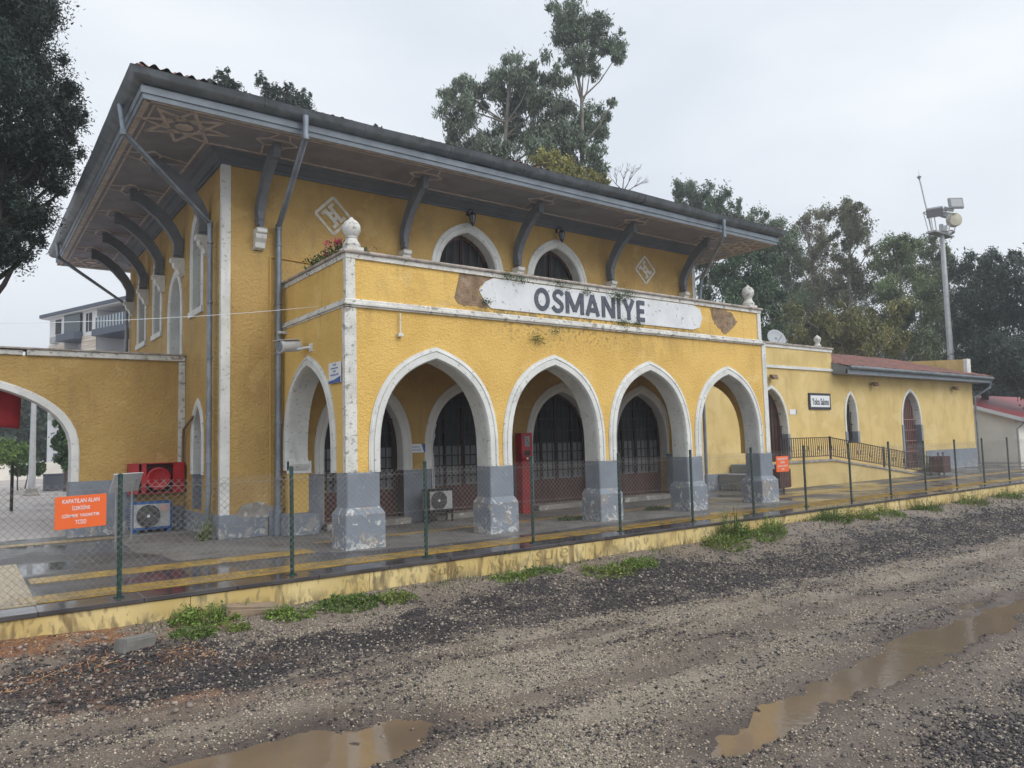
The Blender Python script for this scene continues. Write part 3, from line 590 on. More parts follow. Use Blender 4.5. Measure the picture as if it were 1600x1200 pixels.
# wing tiled roof + eave
mb = MB(); mb.box(WX1+.1, WX2+.55, YW-.62, YW-.001, 4.34, 4.38); mb.build('wing_soffit', soffit_m, ST)
mb = MB(); mb.box(WX1-.03, WX2+.60, YW-.68, YW-.62, 4.33, 4.55); mb.box(WX2+.55, WX2+.60, YW-.619, 12.6, 4.33, 4.55); mb.build('fascia', fascia_m, ST)
mb = MB(); mb.tube([(WX1+.02, YW-.76, 4.60), (WX2+.7, YW-.76, 4.56)], .085, 10); mb.tube([(WX2+.68, YW-.7, 4.56), (WX2+.68, 12.5, 4.56)], .08, 10); mb.build('gutter', zinc, ST, smooth=True)
mb = MB(); mb.slab([(YW-.72, 4.36), (YW-.002, 4.36), (YW-.002, 4.86), (YW-.72, 4.62)], PS(WX1-.03), 0, .05); mb.build('verge_board', fascia_m, ST)
wr = tiled('roof', ST, (WX1-.04, YW-.78, 4.63), (WX2+.68, YW-.78, 4.63), (WX2+.1, 8.3, 6.0), (WX1-.04, 8.3, 6.0))
tiled('roof_slope', wr, (WX2+.68, 12.9, 4.63), (WX1-.04, 12.9, 4.63), (WX1-.04, 8.3, 6.0), (WX2+.1, 8.3, 6.0))
mb = MB(); mb.slab([(4.5, 4.5), (12.4, 4.5), (12.4, 6.1), (4.5, 5.62)], PS(36.9), 0, .38); mb.build('end_parapet', stucco_fine, ST)
mb = MB(); mb.slab([(4.32, 4.64), (4.5, 4.64), (4.5, 5.64), (4.32, 5.64)], PS(36.86), 0, .45); mb.build('corner_strip', white, ST)
pipe([(WX2+.68, YW-.7, 4.5), (WX2+.66, YW-.6, 4.1), (WX2+.08, YW-.08, 3.6), (WX2+.1, YW-.08, .1)], .05)
# ---- ramp
RP = thing('entrance_ramp', (17.2, 3.4, 0), 'yellow access ramp with iron railing beside the wing entrance', 'ramp')
mb = MB(); mb.slab([(17.35, 0), (27.4, 0), (20.5, .86), (17.35, .86)], PF(2.6), 0, 1.66); keep(mb.build('ramp_body', stucco_fine, None), RP)
mb = MB(); mb.slab([(17.3, .862), (20.5, .862), (27.45, .0), (27.45, .06), (20.5, .93), (17.3, .93)], PF(2.55), 0, .3); keep(mb.build('ramp_coping', concrete, None), RP)
mb = MB(); mb.box(15.9, 17.3, 2.7, 4.25, 0, .55); mb.box(16.6, 17.3, 2.7, 4.25, .55, .86); keep(mb.build('steps', grey_base, None, bev=.02), RP)
mb = MB()
def zr(x): return .94 if x < 20.5 else .94-(x-20.5)*.865/6.95
for a, b in ((17.35, 20.5), (20.5, 28.4)):
    for dz in (.12, .80): mb.bar((a, 2.68, zr(a)+dz), (b, 2.68, zr(b)+dz), .04, .03)
x = 17.35
while x < 28.4: mb.box(x-.011, x+.011, 2.67, 2.69, zr(x)+.12, zr(x)+.80); x += .135
for x in (17.35, 20.5, 24.4, 28.4): mb.box(x-.03, x+.03, 2.65, 2.71, max(zr(x)-.03, 0), zr(x)+.84)
for x in np.arange(18, 28.2, .9):
    c = (x, 2.66, zr(x)+.42); mb.tube([(c[0]-.1, c[1], c[2]+.08), (c[0]-.12, c[1], c[2]-.05), (c[0], c[1], c[2]-.09), (c[0]+.12, c[1], c[2]-.05), (c[0]+.1, c[1], c[2]+.08)], .014, 5)
keep(mb.build('railing', rail_m, None), RP)

# ================================================================== gateway wall on the left
GW = thing('gateway_wall', (-3, 6.7, 0), 'ochre stuccoed wall with a wide white trimmed gateway arch left of the station', 'wall')
GCX = -6.9
A = arch(GCX, 3.22, 1.9, 1.72, 0)
mb = MB(); mb.slab([(-16, 0)]+A+[(-1.315, 0), (-1.315, 4.0), (-16, 4.0)], PF(6.5), 0, .4); keep(mb.build('wall', stucco_old, None), GW)
mb = MB(); trim(mb, PF(6.5), GCX, 3.215, 3.39, 1.9, 1.715, 1.90, 1.22, [(0, .40), (0, .02), (.08, -.03), (.85, -.035), (1, -.015), (1, .02)]); keep(mb.build('arch_trim', white, None), GW)
mb = MB(); mb.box(-4.55, -1.32, 6.42, 6.94, 4.0, 4.13); mb.box(-16, -4.62, 6.45, 6.94, 4.0, 4.11); keep(mb.build('coping', white_dirty, None, bev=.01), GW)
mb = MB(); mb.box(-16, -1.32, 6.38, 6.98, 4.132, 4.165); keep(mb.build('coping_tile', tilecop, None), GW)
mb = MB(); mb.box(-3.70, -2.35, 6.475, 6.499, .55, 1.22); mb.box(-3.705, -3.67, 6.50, 6.9, 0, 1.22); mb.box(-3.72, -1.33, 6.46, 6.499, 0, .55); mb.box(-10.12, -10.09, 6.48, 6.9, 0, 1.2); keep(mb.build('dado', grey_base, None), GW)
mb = MB(); mb.box(-1.46, -1.318, 6.44, 6.499, 1.2, 3.98); keep(mb.build('pipe_cover', white_dirty, None), GW)
# red banner
mb = MB(); rows = []
for j in range(9):
    v = j/8; rows.append([(-4.58-.02*v-2.3*i/14, 7.15+.05*math.sin(i*1.2+v*2)*(.3+v), 3.62-1.2*v+.05*math.sin(i*.5)) for i in range(15)])
mb.strip(rows); bn = mb.build('red_banner', M('banner_cloth', (.32, .008, .015), (.24, .006, .012), 2, .8), None, smooth=True, recalc=False)
so_ = bn.modifiers.new('thick', 'SOLIDIFY'); so_.thickness = .006
tag(bn, 'dark red cloth banner hanging in the gateway arch', 'banner')
mb = MB(); mb.tube([(-7, 7.15, 3.66), (-4.4, 7.15, 3.64)], .012, 6); mb.build('banner_rod', steel, bn)

# ================================================================== ground
FY = lambda x: -1.80+.018*x
mb = MB(); mb.box(-60, 120, -1.0, 6.95, -.6, 0); mb.box(-60, 120, -2.06, -1.0, -.6, -.004)
tag(mb.build('platform', asphalt, None), 'wet dark asphalt station platform', 'platform', kind='structure')
mb = MB(); x = -12.
mb.box(-60, -12.006, -2.13, -1.62, -.06, .004); mb.box(60, 120, -2.13, -1.62, -.06, .004)
while x < 60: x2 = min(x+random.uniform(1.1, 1.3), 60); j = random.uniform(-.004, .004); mb.box(x, x2-.006, -2.13+j, -1.62, -.052+j, .004+j*.5); x = x2
tag(mb.build('platform_edge', wetstone, None, bev=.006), 'dark wet stone edging of the platform', 'platform edge', kind='structure')
mb = MB(); x = -12.
mb.box(-60, -12.005, -2.10, -2.062, -.8, -.062); mb.box(60, 120, -2.10, -2.062, -.8, -.062)
while x < 60:
    x2 = min(x+random.uniform(1.7, 2.6), 60); j = random.uniform(-.005, .005); zb_ = random.uniform(-.50, -.36)
    nb = 7; bot = [(x+(x2-.008-x)*i/nb, zb_+random.uniform(-.03, .03)) for i in range(nb+1)]
    mb.slab(bot+[(x2-.008, -.062), (x, -.062)], PF(-2.10+j), 0, .03); x = x2
mb.box(-60, 120, -2.066, -2.061, -.8, -.3); pf = mb.build('platform_face', yelwall, None); tag(pf, 'yellow painted face of the platform with drips and scrawled graffiti', 'platform wall', kind='structure')
graf = M('graffiti_ink', (.27, .20, .075), (.40, .30, .11), 14, .8)
for body, x, wd, ht, z in (('Süijo', .78, .62, .20, -.20), ('SuiL', 2.05, .5, .17, -.20), ('suıe', 3.0, .75, .17, -.18)):
    text('graffiti', body, wd, ht, lambda a, b, t, x=x, z=z: (x+a, -2.107+t, z+b), .003, graf, pf, bold=-.012, skew=.12)
dry = M('dry_paving', (.20, .195, .185), (.15, .145, .14), 1.5, .75, .2, 40, .005, rough2=.45, rsc=.8, lay=[((.10, .095, .09), 2.2, .52, .66, S3, {'a': .6}), ((.30, .28, .26), 9, .6, .7, S3, {'a': .4})])
mb = MB(); ed = [(-2.6, .95), (-1.9, .80), (-1.0, .86), (-.5, .1), (.2, -.35), (1.5, -.55), (3.5, -.62), (6, -.5), (8.5, -.62), (11, -.5), (13.1, -.6), (13.4, .4), (12.9, 3.3), (13.8, 4.2), (-1.3, 4.2), (-1.3, 6.4), (-2.9, 6.4), (-3.0, 3.0)]; o_ = []
for i in range(len(ed)):
    a, b = ed[i], ed[(i+1) % len(ed)]
    for k in range(6): o_.append((a[0]+(b[0]-a[0])*k/6+random.uniform(-.05, .05), a[1]+(b[1]-a[1])*k/6+random.uniform(-.04, .04)))
mb.slab(o_, lambda a, b, t: (a, b, t), -.02, .004); tag(mb.build('porch_paving', dry, None), 'drier grey paving under and beside the porch', 'paving', kind='structure')
mb = MB(); mb.box(-60, 120, -1.55, -1.0, 0.0, .012)
x = -9.
while x < 24:
    mb.box(x, x+.035, -1.53, -1.02, .012, .018); x += .075
tag(mb.build('tactile_strip', yelstripe, None), 'yellow ribbed warning strip along the platform edge', 'tactile strip', kind='structure')
mb = MB(); mb.box(-4.8, -.55, .15, .68, 0, .01); mb.box(-.1, 12, 1.25, 1.5, 0, .008); mb.box(-12, -2.9, 5.55, 5.95, 0, .008); mb.box(13.2, 60, .6, 1.0, 0, .008)
tag(mb.build('platform_line', yelstripe, None), 'yellow painted lines on the platform', 'platform line', kind='structure')
mb = MB(); mb.box(-9.5, -4.85, -1.6, 2.6, 0, .013)
x = -6.8
while x < -4.86:
    y = -1.58
    while y < 2.58: mb.box(x, x+.05, y, y+.07, .013, .02); y += .11
    x += .09
tag(mb.build('tactile_paving', beigetile, None), 'beige studded tactile tiles on the platform at left', 'paving', kind='structure')
paving = M('plaza_paving', (.50, .46, .44), (.42, .38, .36), .8, .6, rough2=.4, rsc=.4, lay=[((.27, .23, .22), .5, .5, .65, S3, {'a': .6})])
mb = MB(); mb.box(-220, 60, 6.95, 75, -.3, -.004); tag(mb.build('plaza', paving, None), 'pale wet paved square behind the gateway', 'square', kind='structure')

def vnoise(X, Y, sc_, seed, oct_=4):
    out = np.zeros_like(X); amp = 1; tot = 0
    for o in range(oct_):
        r = np.random.default_rng(seed+o); G = r.random((256, 256)); x = X/sc_*(2**o)+37.3*o; y = Y/sc_*(2**o)+11.7*o
        xi = np.floor(x).astype(int); yi = np.floor(y).astype(int); fx = x-xi; fy = y-yi; fx = fx*fx*(3-2*fx); fy = fy*fy*(3-2*fy)
        g = lambda a, b: G[a % 256, b % 256]
        out += amp*((g(xi, yi)*(1-fx)+g(xi+1, yi)*fx)*(1-fy)+(g(xi, yi+1)*(1-fx)+g(xi+1, yi+1)*fx)*fy); tot += amp; amp *= .5
    return out/tot
sst = lambda a, b, x: (lambda t: t*t*(3-2*t))(np.clip((x-a)/(b-a), 0, 1))
PUD = [  # ground outlines of the muddy pools
 [(-2.20, -6.98), (-2.32, -6.72), (-2.65, -6.48), (-3.0, -6.45), (-3.05, -6.22), (-3.55, -6.2), (-4.1, -6.28), (-5.0, -6.5), (-5.3, -7.2), (-4.2, -7.5), (-3.2, -7.35), (-2.75, -7.15), (-2.45, -7.08)],
 [(-1.0, -8.72), (-.6, -8.48), (0, -8.5), (.5, -8.45), (1.3, -8.38), (2.1, -8.30), (2.8, -8.28), (3.0, -7.98), (3.7, -8.02), (4.4, -8.15), (5.6, -8.1), (7.6, -8.25), (9.5, -8.5), (6.4, -8.55), (4.6, -8.72), (3.0, -8.80), (1.6, -8.80), (.6, -8.78), (-.2, -8.88), (-.7, -8.95), (-1.0, -8.85)],
 [(5.0, -7.86), (5.9, -7.78), (6.5, -8.0), (5.8, -8.05), (5.1, -8.0)],
 [(3.8, -9.7), (4.6, -9.55), (6.5, -9.6), (8.5, -9.9), (6.5, -10.2), (4.6, -10.1)]]
def sdpoly(X, Y, P):
    d = np.full(X.shape, 1e9); ins = np.zeros(X.shape, bool); n = len(P)
    for i in range(n):
        ax, ay = P[i]; bx, by = P[(i+1) % n]; ex, ey = bx-ax, by-ay; wx, wy = X-ax, Y-ay
        t = np.clip((wx*ex+wy*ey)/(ex*ex+ey*ey), 0, 1); d = np.minimum(d, np.hypot(wx-ex*t, wy-ey*t))
        c = ((ay > Y) != (by > Y)) & (X < (bx-ax)*(Y-ay)/((by-ay)+1e-12)+ax); ins ^= c
    return np.where(ins, -d, d)
def puddle_d(X, Y):
    d = np.full(X.shape, 1e9)
    wob = (vnoise(X, Y, .35, 90, 4)-.5)*.34
    for i, P in enumerate(PUD): d = np.minimum(d, sdpoly(X, Y, P)+(0 if i else 0))
    return d+wob
def height(X, Y):
    z = -.54+.05*(vnoise(X, Y, 2.2, 3)-.5)+.035*(vnoise(X, Y, .5, 5)-.5)+.02*(vnoise(X, Y, .12, 6, 2)-.5)
    bank = .17*sst(-3.7, -2.3, Y); z += bank*(.75+.5*vnoise(X, Y, 1.1, 8))
    z += .22*np.exp(-((X-10.2)/1.6)**2-((Y+2.6)/.5)**2)+.12*np.exp(-((X-14)/2.5)**2-((Y+2.6)/.4)**2)
    z += .16*np.exp(-((X+6)/1.6)**2)*sst(-3.2, -2.2, Y)+.10*np.exp(-((X+4.5)/1.3)**2-((Y+3.3)/.6)**2)
    z += .05*np.exp(-((Y+3.95+.15*vnoise(X, Y, 2, 9))/.5)**2)*(X < 6)
    z -= .05*np.exp(-((Y+6.9)/.5)**2)*sst(0, 1.5, X)*(vnoise(X, Y, 1.3, 12))
    tr = vnoise(X*.25, Y, .6, 17); z += .016*np.sin((Y+.25*tr)*2*math.pi/.62)*sst(-4.6, -5.4, Y)*(.4+tr)
    pd = puddle_d(X, Y); z -= .050*(1-sst(-.12, .14, pd)); z -= .008*(1-sst(.0, .4, pd))
    return z
def masks(X, Y):
    n1 = vnoise(X, Y, 1.3, 20)-.5; n2 = vnoise(X, Y, .3, 30)-.5; Yw = Y+n1*.9+n2*.5
    c = -3.95-.08*np.clip(X, 0, 6)+.0*X; wd = np.where(X < -1, .75, .75+.20*np.clip(X+1, 0, 3))
    n3 = vnoise(X*.45, Y, .45, 31)-.5; dark = 1-sst(wd*.45, wd*1.35, np.abs(Yw-c)+n3*.8); dark = np.clip(dark*(.70+.75*sst(.42, .60, vnoise(X*.6, Y, .35, 36))), 0, 1)
    d2 = sst(-9.45, -9.9, Yw)*sst(-.6, .6, X)*.9; dark = np.maximum(dark, d2*sst(.40, .55, vnoise(X, Y, .6, 33)))
    dark = np.maximum(dark, .24*sst(.50, .68, vnoise(X*.4, Y, .45, 35))*(Y < -4.4))
    pd = puddle_d(X, Y)
    trk = sst(.50, .62, vnoise(X*.16, Y, .42, 52)); mud = np.maximum((1-sst(.05, .85, pd)), .80*trk*(Y < -4.9)); mud = np.maximum(mud, .9*np.exp(-((Yw+6.9)/.45)**2)*sst(-.5, 1, X))
    mud = np.maximum(mud, sst(-9.0, -9.3, Yw)*.9*(1-dark)); mud = np.maximum(mud, .75*(1-sst(.0, .5, np.abs(Yw+5.2)))*(X < -.5))
    clay = sst(.42, .54, vnoise(X, Y, .6, 44))*sst(-2.0, -3.2, X)*sst(-5.0, -4.2, Y+.35*(X+5)); clay = np.maximum(clay, .7*np.exp(-((X+2.2)/.35)**2-((Y+6.9)/.3)**2))
    dirt = sst(-3.4, -2.9, Yw)
    return dark, mud, clay, dirt, pd
C_dark = np.array([.052, .045, .046]); C_mud = np.array([.145, .112, .092]); C_pale = np.array([.45, .385, .305]); C_clay = np.array([.27, .12, .06]); C_dirt = np.array([.22, .18, .15])
def gcol(X, Y):
    dark, mud, clay, dirt, pd = masks(X, Y); f = vnoise(X, Y, .05, 60, 2)[:, None]; g = vnoise(X, Y, .9, 61)[:, None]
    c = C_pale*(.62+.25*f)*(.75+.4*g)+0*f; lerp = lambda a, b, t: a+(b-a)*t[:, None]
    c = lerp(c, C_dirt, dirt*.8); c = lerp(c, C_clay*(.8+.4*f), clay*.85); c = lerp(c, C_mud*(.85+.3*g), mud); c = lerp(c, C_dark*(.9+.3*f), dark); c = lerp(c, C_mud*.55, .8*(1-sst(-.02, .14, pd)))
    return c
xs = np.concatenate([[-250, -150, -60, -30, -16], np.arange(-9.5, 12, .045), np.arange(12, 30, .09), [31, 33, 36, 42, 55, 80, 130, 250, 410]])
ysg = np.concatenate([[-55, -40, -22, -16, -13], np.arange(-11.5, -2.0, .045), [-1.9, -1, 5, 20, 60, 200, 310]])
GX, GY = np.meshgrid(xs, ysg); X, Y = GX.ravel(), GY.ravel(); Z = height(X, Y); Z = np.where(Y > -1.95, -.62, Z)
nxg = len(xs); ii, jj = np.meshgrid(np.arange(nxg-1), np.arange(len(ysg)-1)); b0 = (jj*nxg+ii).ravel()
ground_m = M('ground_soil', (1, 1, 1), (.62, .60, .58), 60, .34, .7, 55, .02, col_attr=True, rough2=.68, rsc=1.0, lo=.4, hi=.6)
tag(npmesh('ground', np.stack([X, Y, Z], 1), np.stack([b0, b0+1, b0+nxg+1, b0+nxg], 1), ground_m, col=gcol(X, Y), smooth=True), 'muddy gravel ground in front of the platform', 'ground', kind='structure')
# water
water_m = M('muddy_water', (.20, .145, .095), (.155, .115, .08), 1, .07, .10, 7, .012, spec=.45)
for k, P in enumerate(PUD):
    cx_, cy_ = np.mean(P, 0); mb = MB(); 
    big = [((x-cx_)*1.06+cx_+(.12 if x > cx_ else -.12), (y-cy_)*1.1+cy_+(.12 if y > cy_ else -.12)) for x, y in P]
    tris = tessellate_polygon([[Vector((a, b, 0)) for a, b in big]]); mb.add([(a, b, -.582-.002*k) for a, b in big], [tuple(t) for t in tris])
    o = mb.build('puddle', water_m, None)
    for p_ in o.data.polygons:
        if p_.normal.z < 0: p_.flip()
    tag(o, ['long brown puddle in the wheel rut at lower left', 'long brown puddle stretching towards the right edge', 'small puddle beyond the long right puddle', 'grey puddle at the right edge of the gravel', 'shallow brown puddle in the middle track'][k], 'puddle', 'puddles on the gravel', 'structure')
# stones
def stones(name, X, Y, size, cols, label, cat, emb=.25, flat=.7):
    n = len(X); Z = height(X, Y); base = np.array([(1,0,0),(-1,0,0),(0,1,0),(0,-1,0),(0,0,1),(0,0,-1)], float)
    V = base[None]*(.7+.6*rng.random((n, 6, 1)))+rng.normal(0, .18, (n, 6, 3))
    a = rng.normal(size=(n, 4)); a /= np.linalg.norm(a, axis=1)[:, None]; w_, x, y, z = a.T
    R = np.stack([1-2*(y*y+z*z), 2*(x*y-z*w_), 2*(x*z+y*w_), 2*(x*y+z*w_), 1-2*(x*x+z*z), 2*(y*z-x*w_), 2*(x*z-y*w_), 2*(y*z+x*w_), 1-2*(x*x+y*y)], 1).reshape(n, 3, 3)
    V = np.einsum('nij,nkj->nki', R, V); V[:, :, 2] *= flat; V *= size[:, None, None]
    V += np.stack([X, Y, Z+size*emb], 1)[:, None, :]
    F = np.array([(0,2,4),(2,1,4),(1,3,4),(3,0,4),(2,0,5),(1,2,5),(3,1,5),(0,3,5)]); F = (F[None]+np.arange(n)[:, None, None]*6).reshape(-1, 3)
    m = M(name+'_stone', (1, 1, 1), (.8, .8, .8), 40, .5, col_attr=True)
    return tag(npmesh(name, V.reshape(-1, 3), F, m, col=np.repeat(cols, 6, 0)), label, cat, kind='stuff')
def scatter(n, dmin=3.6, dmax=32, pw=1.6):
    th = rng.uniform(math.radians(-6), math.radians(80), n); u = rng.random(n); d = (dmin**(2-pw)+u*(dmax**(2-pw)-dmin**(2-pw)))**(1/(2-pw))
    X = CP[0]+d*np.sin(th); Y = CP[1]+d*np.cos(th); k = (Y < -2.16) & (Y > -11.4) & (X > -9.4); return X[k], Y[k], d[k]
X, Y, D = scatter(620000); dark, mud, clay, dirt, pd = masks(X, Y); q = rng.random(len(X))
k = q < (1-dark)*(1-.80*mud)*(1-.6*clay)*(1-.45*dirt)*(pd > -.02)*(.25+.75*sst(.38, .58, vnoise(X, Y, .4, 70)))
Xp, Yp, Dp = X[k], Y[k], D[k]; br = rng.random(len(Xp))[:, None]; c = C_pale*(.45+1.0*br**1.5)*np.array([1, 1, 1])+rng.normal(0, .015, (len(Xp), 3)); c = np.clip(c, .03, .75)
dk = rng.random(len(Xp)) < .16; c[dk] = C_dark*1.3
stones('pale_gravel', Xp, Yp, (.0048+.0062*rng.random(len(Xp))**1.8)*(1+.045*Dp), c, 'pale beige gravel strewn over the muddy ground', 'gravel')
X, Y, D = scatter(420000); dark, mud, clay, dirt, pd = masks(X, Y); q = rng.random(len(X))
k = q < np.maximum(dark, .022)*(pd > -.02); Xp, Yp, Dp = X[k], Y[k], D[k]; br = rng.random(len(Xp))[:, None]
c = C_dark*(.4+1.5*br**1.5)*np.array([1.0, .96, 1.0]); pk = rng.random(len(Xp)) < .13; c[pk] = C_pale*.9
stones('dark_ballast', Xp, Yp, (.0062+.0125*rng.random(len(Xp))**2.6)*(1+.035*Dp), c, 'dark purplish crushed ballast in a band below the platform', 'ballast')
# rubble
X, Y, D = scatter(5200, 3.6, 18); dark, mud, clay, dirt, pd = masks(X, Y); k = (pd > -.05)*(rng.random(len(X)) < .5+.5*dark); Xp, Yp = X[k], Y[k]; c = np.array([.16, .14, .125])*(.4+1.6*rng.random((len(Xp), 1))**1.5); stones('loose_stones', Xp, Yp, .010+.022*rng.random(len(Xp))**3, c, 'larger loose stones half pressed into the mud', 'stones', .05)
X, Y, D = scatter(60000); dark, mud, clay, dirt, pd = masks(X, Y); k = rng.random(len(X)) < .5*np.maximum(dirt, clay*.4); Xp, Yp = X[k], Y[k]
c = np.array([.24, .20, .17])*(.4+1.2*rng.random((len(Xp), 1))); stones('rubble', Xp, Yp, .012+.03*rng.random(len(Xp))**3, c, 'broken rubble and clods along the foot of the platform', 'rubble')
n = 2600; X = rng.uniform(-9, -3.2, n); Y = rng.uniform(-3.7, -2.2, n); k = rng.random(n) < .15+.85*masks(X, Y)[2]; X, Y = X[k], Y[k]; n = len(X); Z = height(X, Y)+.006; a = rng.uniform(0, 3.14, n); l = rng.uniform(.015, .06, n)
dx, dy = np.cos(a)*l, np.sin(a)*l; px_, py_ = -np.sin(a)*.004, np.cos(a)*.004; tz = rng.uniform(-.008, .015, n)
V = np.stack([np.stack([X-dx-px_, Y-dy-py_, Z-tz], 1), np.stack([X+dx-px_, Y+dy-py_, Z+tz], 1), np.stack([X+dx+px_, Y+dy+py_, Z+tz+.003], 1), np.stack([X-dx+px_, Y-dy+py_, Z-tz+.003], 1)], 1).reshape(-1, 3)
tag(npmesh('wood_chips', V, np.arange(4*n).reshape(-1, 4), M('bark', (.30, .12, .05), (.42, .26, .13), 8, .8)), 'reddish bark and wood splinters on the clay at left', 'wood chips', kind='stuff')
# concrete lumps
def lump(x, y, sx, sy, sz, rz, label, m=concrete):
    mb = MB(); mb.obox((0, 0, 0), sx, sy, sz); o = mb.build('concrete_block', m, None, bev=.02); me = o.data
    for v_ in me.vertices: v_.co += Vector([random.uniform(-1, 1)*.018 for _ in range(3)])
    o.location = (x, y, float(height(np.array([x]), np.array([y]))[0])+sz*.2); o.rotation_euler = (.06, .12, rz); tag(o, label, 'block')
lump(-3.98, -3.0, .42, .22, .16, .5, 'broken grey concrete block lying on the pale gravel at left', M('block_grey', (.21, .205, .19), (.15, .145, .13), 5, .85, .3, 20, .01))
lump(-2.45, -2.32, .75, .25, .16, .05, 'long concrete slab piece at the foot of the yellow platform wall', M('block_brown', (.30, .22, .15), (.22, .17, .12), 5, .85, .3, 20, .01))
#@@PART2
# ================================================================== fence
FX0, FDX = -3.98, 2.2763
FN = thing('chain_link_fence', (0, -1.8, 0), 'chain link fence on green steel posts along the platform edge', 'fence')
for k in range(-2, 17):
    x = FX0+k*FDX; y = FY(x); mb = MB(); ht = 1.56+random.uniform(-.015, .015); tl = random.uniform(-.012, .012)
    mb.tube([(x, y, .004), (x+tl, y, ht)], .030, 10); mb.lathe([(.034, 0), (.034, .018), (.02, .03), (0, .034)], (x+tl, y, ht), 10); mb.box(x-.06, x+.06, y-.05, y+.05, .004, .014)
    for s in (-1, 1): mb.tube([(x+s*.045, y-.03, .014), (x+s*.045, y-.03, .03)], .008, 6)
    keep(mb.build('post', green_post, None, smooth=True), FN)
x0, x1, H0, H1, pit = FX0-2*FDX-1, FX0+16*FDX, .07, 1.50, .092
V, F = [], []
def thin(a, b, r=.0023):
    b0_ = len(V); a = np.array(a); b = np.array(b)
    for p in (a, b):
        for dx_, dy_, dz_ in ((-r*.7, 0, r*.7*(1 if b[2] > a[2] else -1)*(1 if b[0] > a[0] else -1)), (r*.7, 0, -r*.7*(1 if b[2] > a[2] else -1)*(1 if b[0] > a[0] else -1)), (0, -r, 0)): V.append((p[0]+dx_, p[1]+dy_, p[2]+dz_))
    for q in range(3): F.append((b0_+q, b0_+(q+1) % 3, b0_+3+(q+1) % 3, b0_+3+q))
hh = H1-H0; x = x0-hh
def segp(xa, za, xb, zb):                        # follow the sag a little
    f = lambda x_, z_: (x_+.02*math.sin(x_*2.1+z_), FY(x_)-.035+.012*math.sin(x_*1.3+z_*2), z_-.025*math.sin(math.pi*(((x_-FX0)/FDX) % 1))*(z_/1.4))
    n = 3
    for i in range(n):
        t0, t1 = i/n, (i+1)/n; thin(f(xa+(xb-xa)*t0, za+(zb-za)*t0), f(xa+(xb-xa)*t1, za+(zb-za)*t1))
while x < x1:
    for d in (1, -1):
        xa, xb = (x, x+hh) if d > 0 else (x+hh, x); za, zb = H0, H1
        segp(xa, za, xb, zb)
    x += pit
V2 = np.array(V); keep(npmesh('wire_mesh', V2, np.array(F), wire_m), FN)
mb = MB()
for z in (.10, .78, 1.40):
    pts = [(FX0+(k/6)*FDX, FY(FX0+(k/6)*FDX)-.03, z-.012*math.sin(math.pi*((k/6) % 1))) for k in range(-13, 97)]; mb.tube(pts, .0022, 4)
keep(mb.build('tension_wire', wire_m, None), FN)

def board(name, x0, x1, z0, z1, y, m, label, cat, group=None, th=.012, tilt=0., frame=None):
    mb = MB(); mb.box(x0, x1, y-th, y, z0, z1); o = mb.build(name, m, None, bev=.002)
    if tilt:
        for v_ in o.data.vertices: v_.co.z += (v_.co.x-x0)*tilt
    return tag(o, label, cat, group)
for i, (xa, xb, z0, z1, y) in enumerate(((-4.71, -4.15, .925, 1.325, -1.93), (10.62, 11.15, .95, 1.34, FY(10.9)-.05))):
    s = board('warning_sign', xa, xb, z0, z1, y, orange_m, ['large looking orange warning board wired to the fence at far left', 'orange warning board wired to the fence by the last porch pier'][i], 'sign', 'orange warning boards on the fence', tilt=.03 if i == 0 else 0)
    for j, (t_, wd) in enumerate((('KAPATILAN ALAN', .43), ('İÇERİSİNE', .21), ('GİRMEK YASAKTIR', .44), ('TCDD', .13))):
        hz = .052; zc = z1-.065-j*.087+(.010 if i == 0 else 0)
        text('lettering', t_, wd*.93, hz if j != 1 else .068, lambda a, b, t, zc=zc, y=y, xa=xa, xb=xb: ((xa+xb)/2+a, y-.0125+t, zc+b+(a*.03)), .003, signwhite, s, bold=.006)
# building signs
s = board('waiting_room_sign', 21.84, 23.43, 2.87, 3.54, YW-.004, ink, 'white board in a black frame on the wing wall reading Yolcu Salonu', 'sign', th=.05)
mb = MB(); mb.box(21.94, 23.33, YW-.062, YW-.055, 2.97, 3.44); mb.build('panel', signwhite, s)
text('lettering', 'Yolcu Salonu', 1.22, .28, lambda a, b, t: (22.64+a, YW-.063+t, 3.19+b), .003, ink, s, bold=.028)
s = board('small_plaque', 20.50, 20.98, 2.66, 2.86, YW-.004, signwhite, 'small pale plaque beside the wing entrance arch', 'sign')
mb = MB(); mb.box(20.91, 20.975, YW-.022, YW-.0165, 2.665, 2.855); mb.build('grey_edge', grey, s)
s = board('staff_sign', 3.03, 3.53, 1.66, 1.87, YM0-.01, signwhite, 'narrow white sign with a navy corner between two porch doors', 'sign')
mb = MB(); mb.slab([(3.42, 1.87), (3.53, 1.87), (3.53, 1.66), (3.49, 1.66)], PF(YM0-.01), -.018, -.0125); mb.build('navy_corner', signblue, s)
text('lettering', 'Personel ve\nPersonel girişi', .34, .14, lambda a, b, t: (3.23+a, YM0-.0225+t, 1.76+b), .002, signblue, s)
YJ = 3.045
mb = MB(); mb.box(-.04, .50, YJ-.02, YJ-.003, 1.30, 1.565); s = tag(mb.build('services_sign', signwhite, None, bev=.002), 'white sign with cyan script below the side arch corbel', 'sign')
text('lettering', 'Hizmetler Gelişi', .36, .09, lambda a, b, t: (.28+a, YJ-.0205+t, 1.43+b), .002, signcyan, s, skew=.2)
mb = MB(); mb.slab([(-.01, 1.38), (.03, 1.39), (.07, 1.44), (.06, 1.455), (.02, 1.43)], PF(YJ-.02), -.004, -.0005); mb.build('emblem', signcyan, s)
mb = MB(); mb.box(-.075, -.058, .13, .68, 3.04, 3.43); s = tag(mb.build('wall_notice', signwhite, None, bev=.002), 'white and blue enamel notice high on the porch side wall', 'sign')
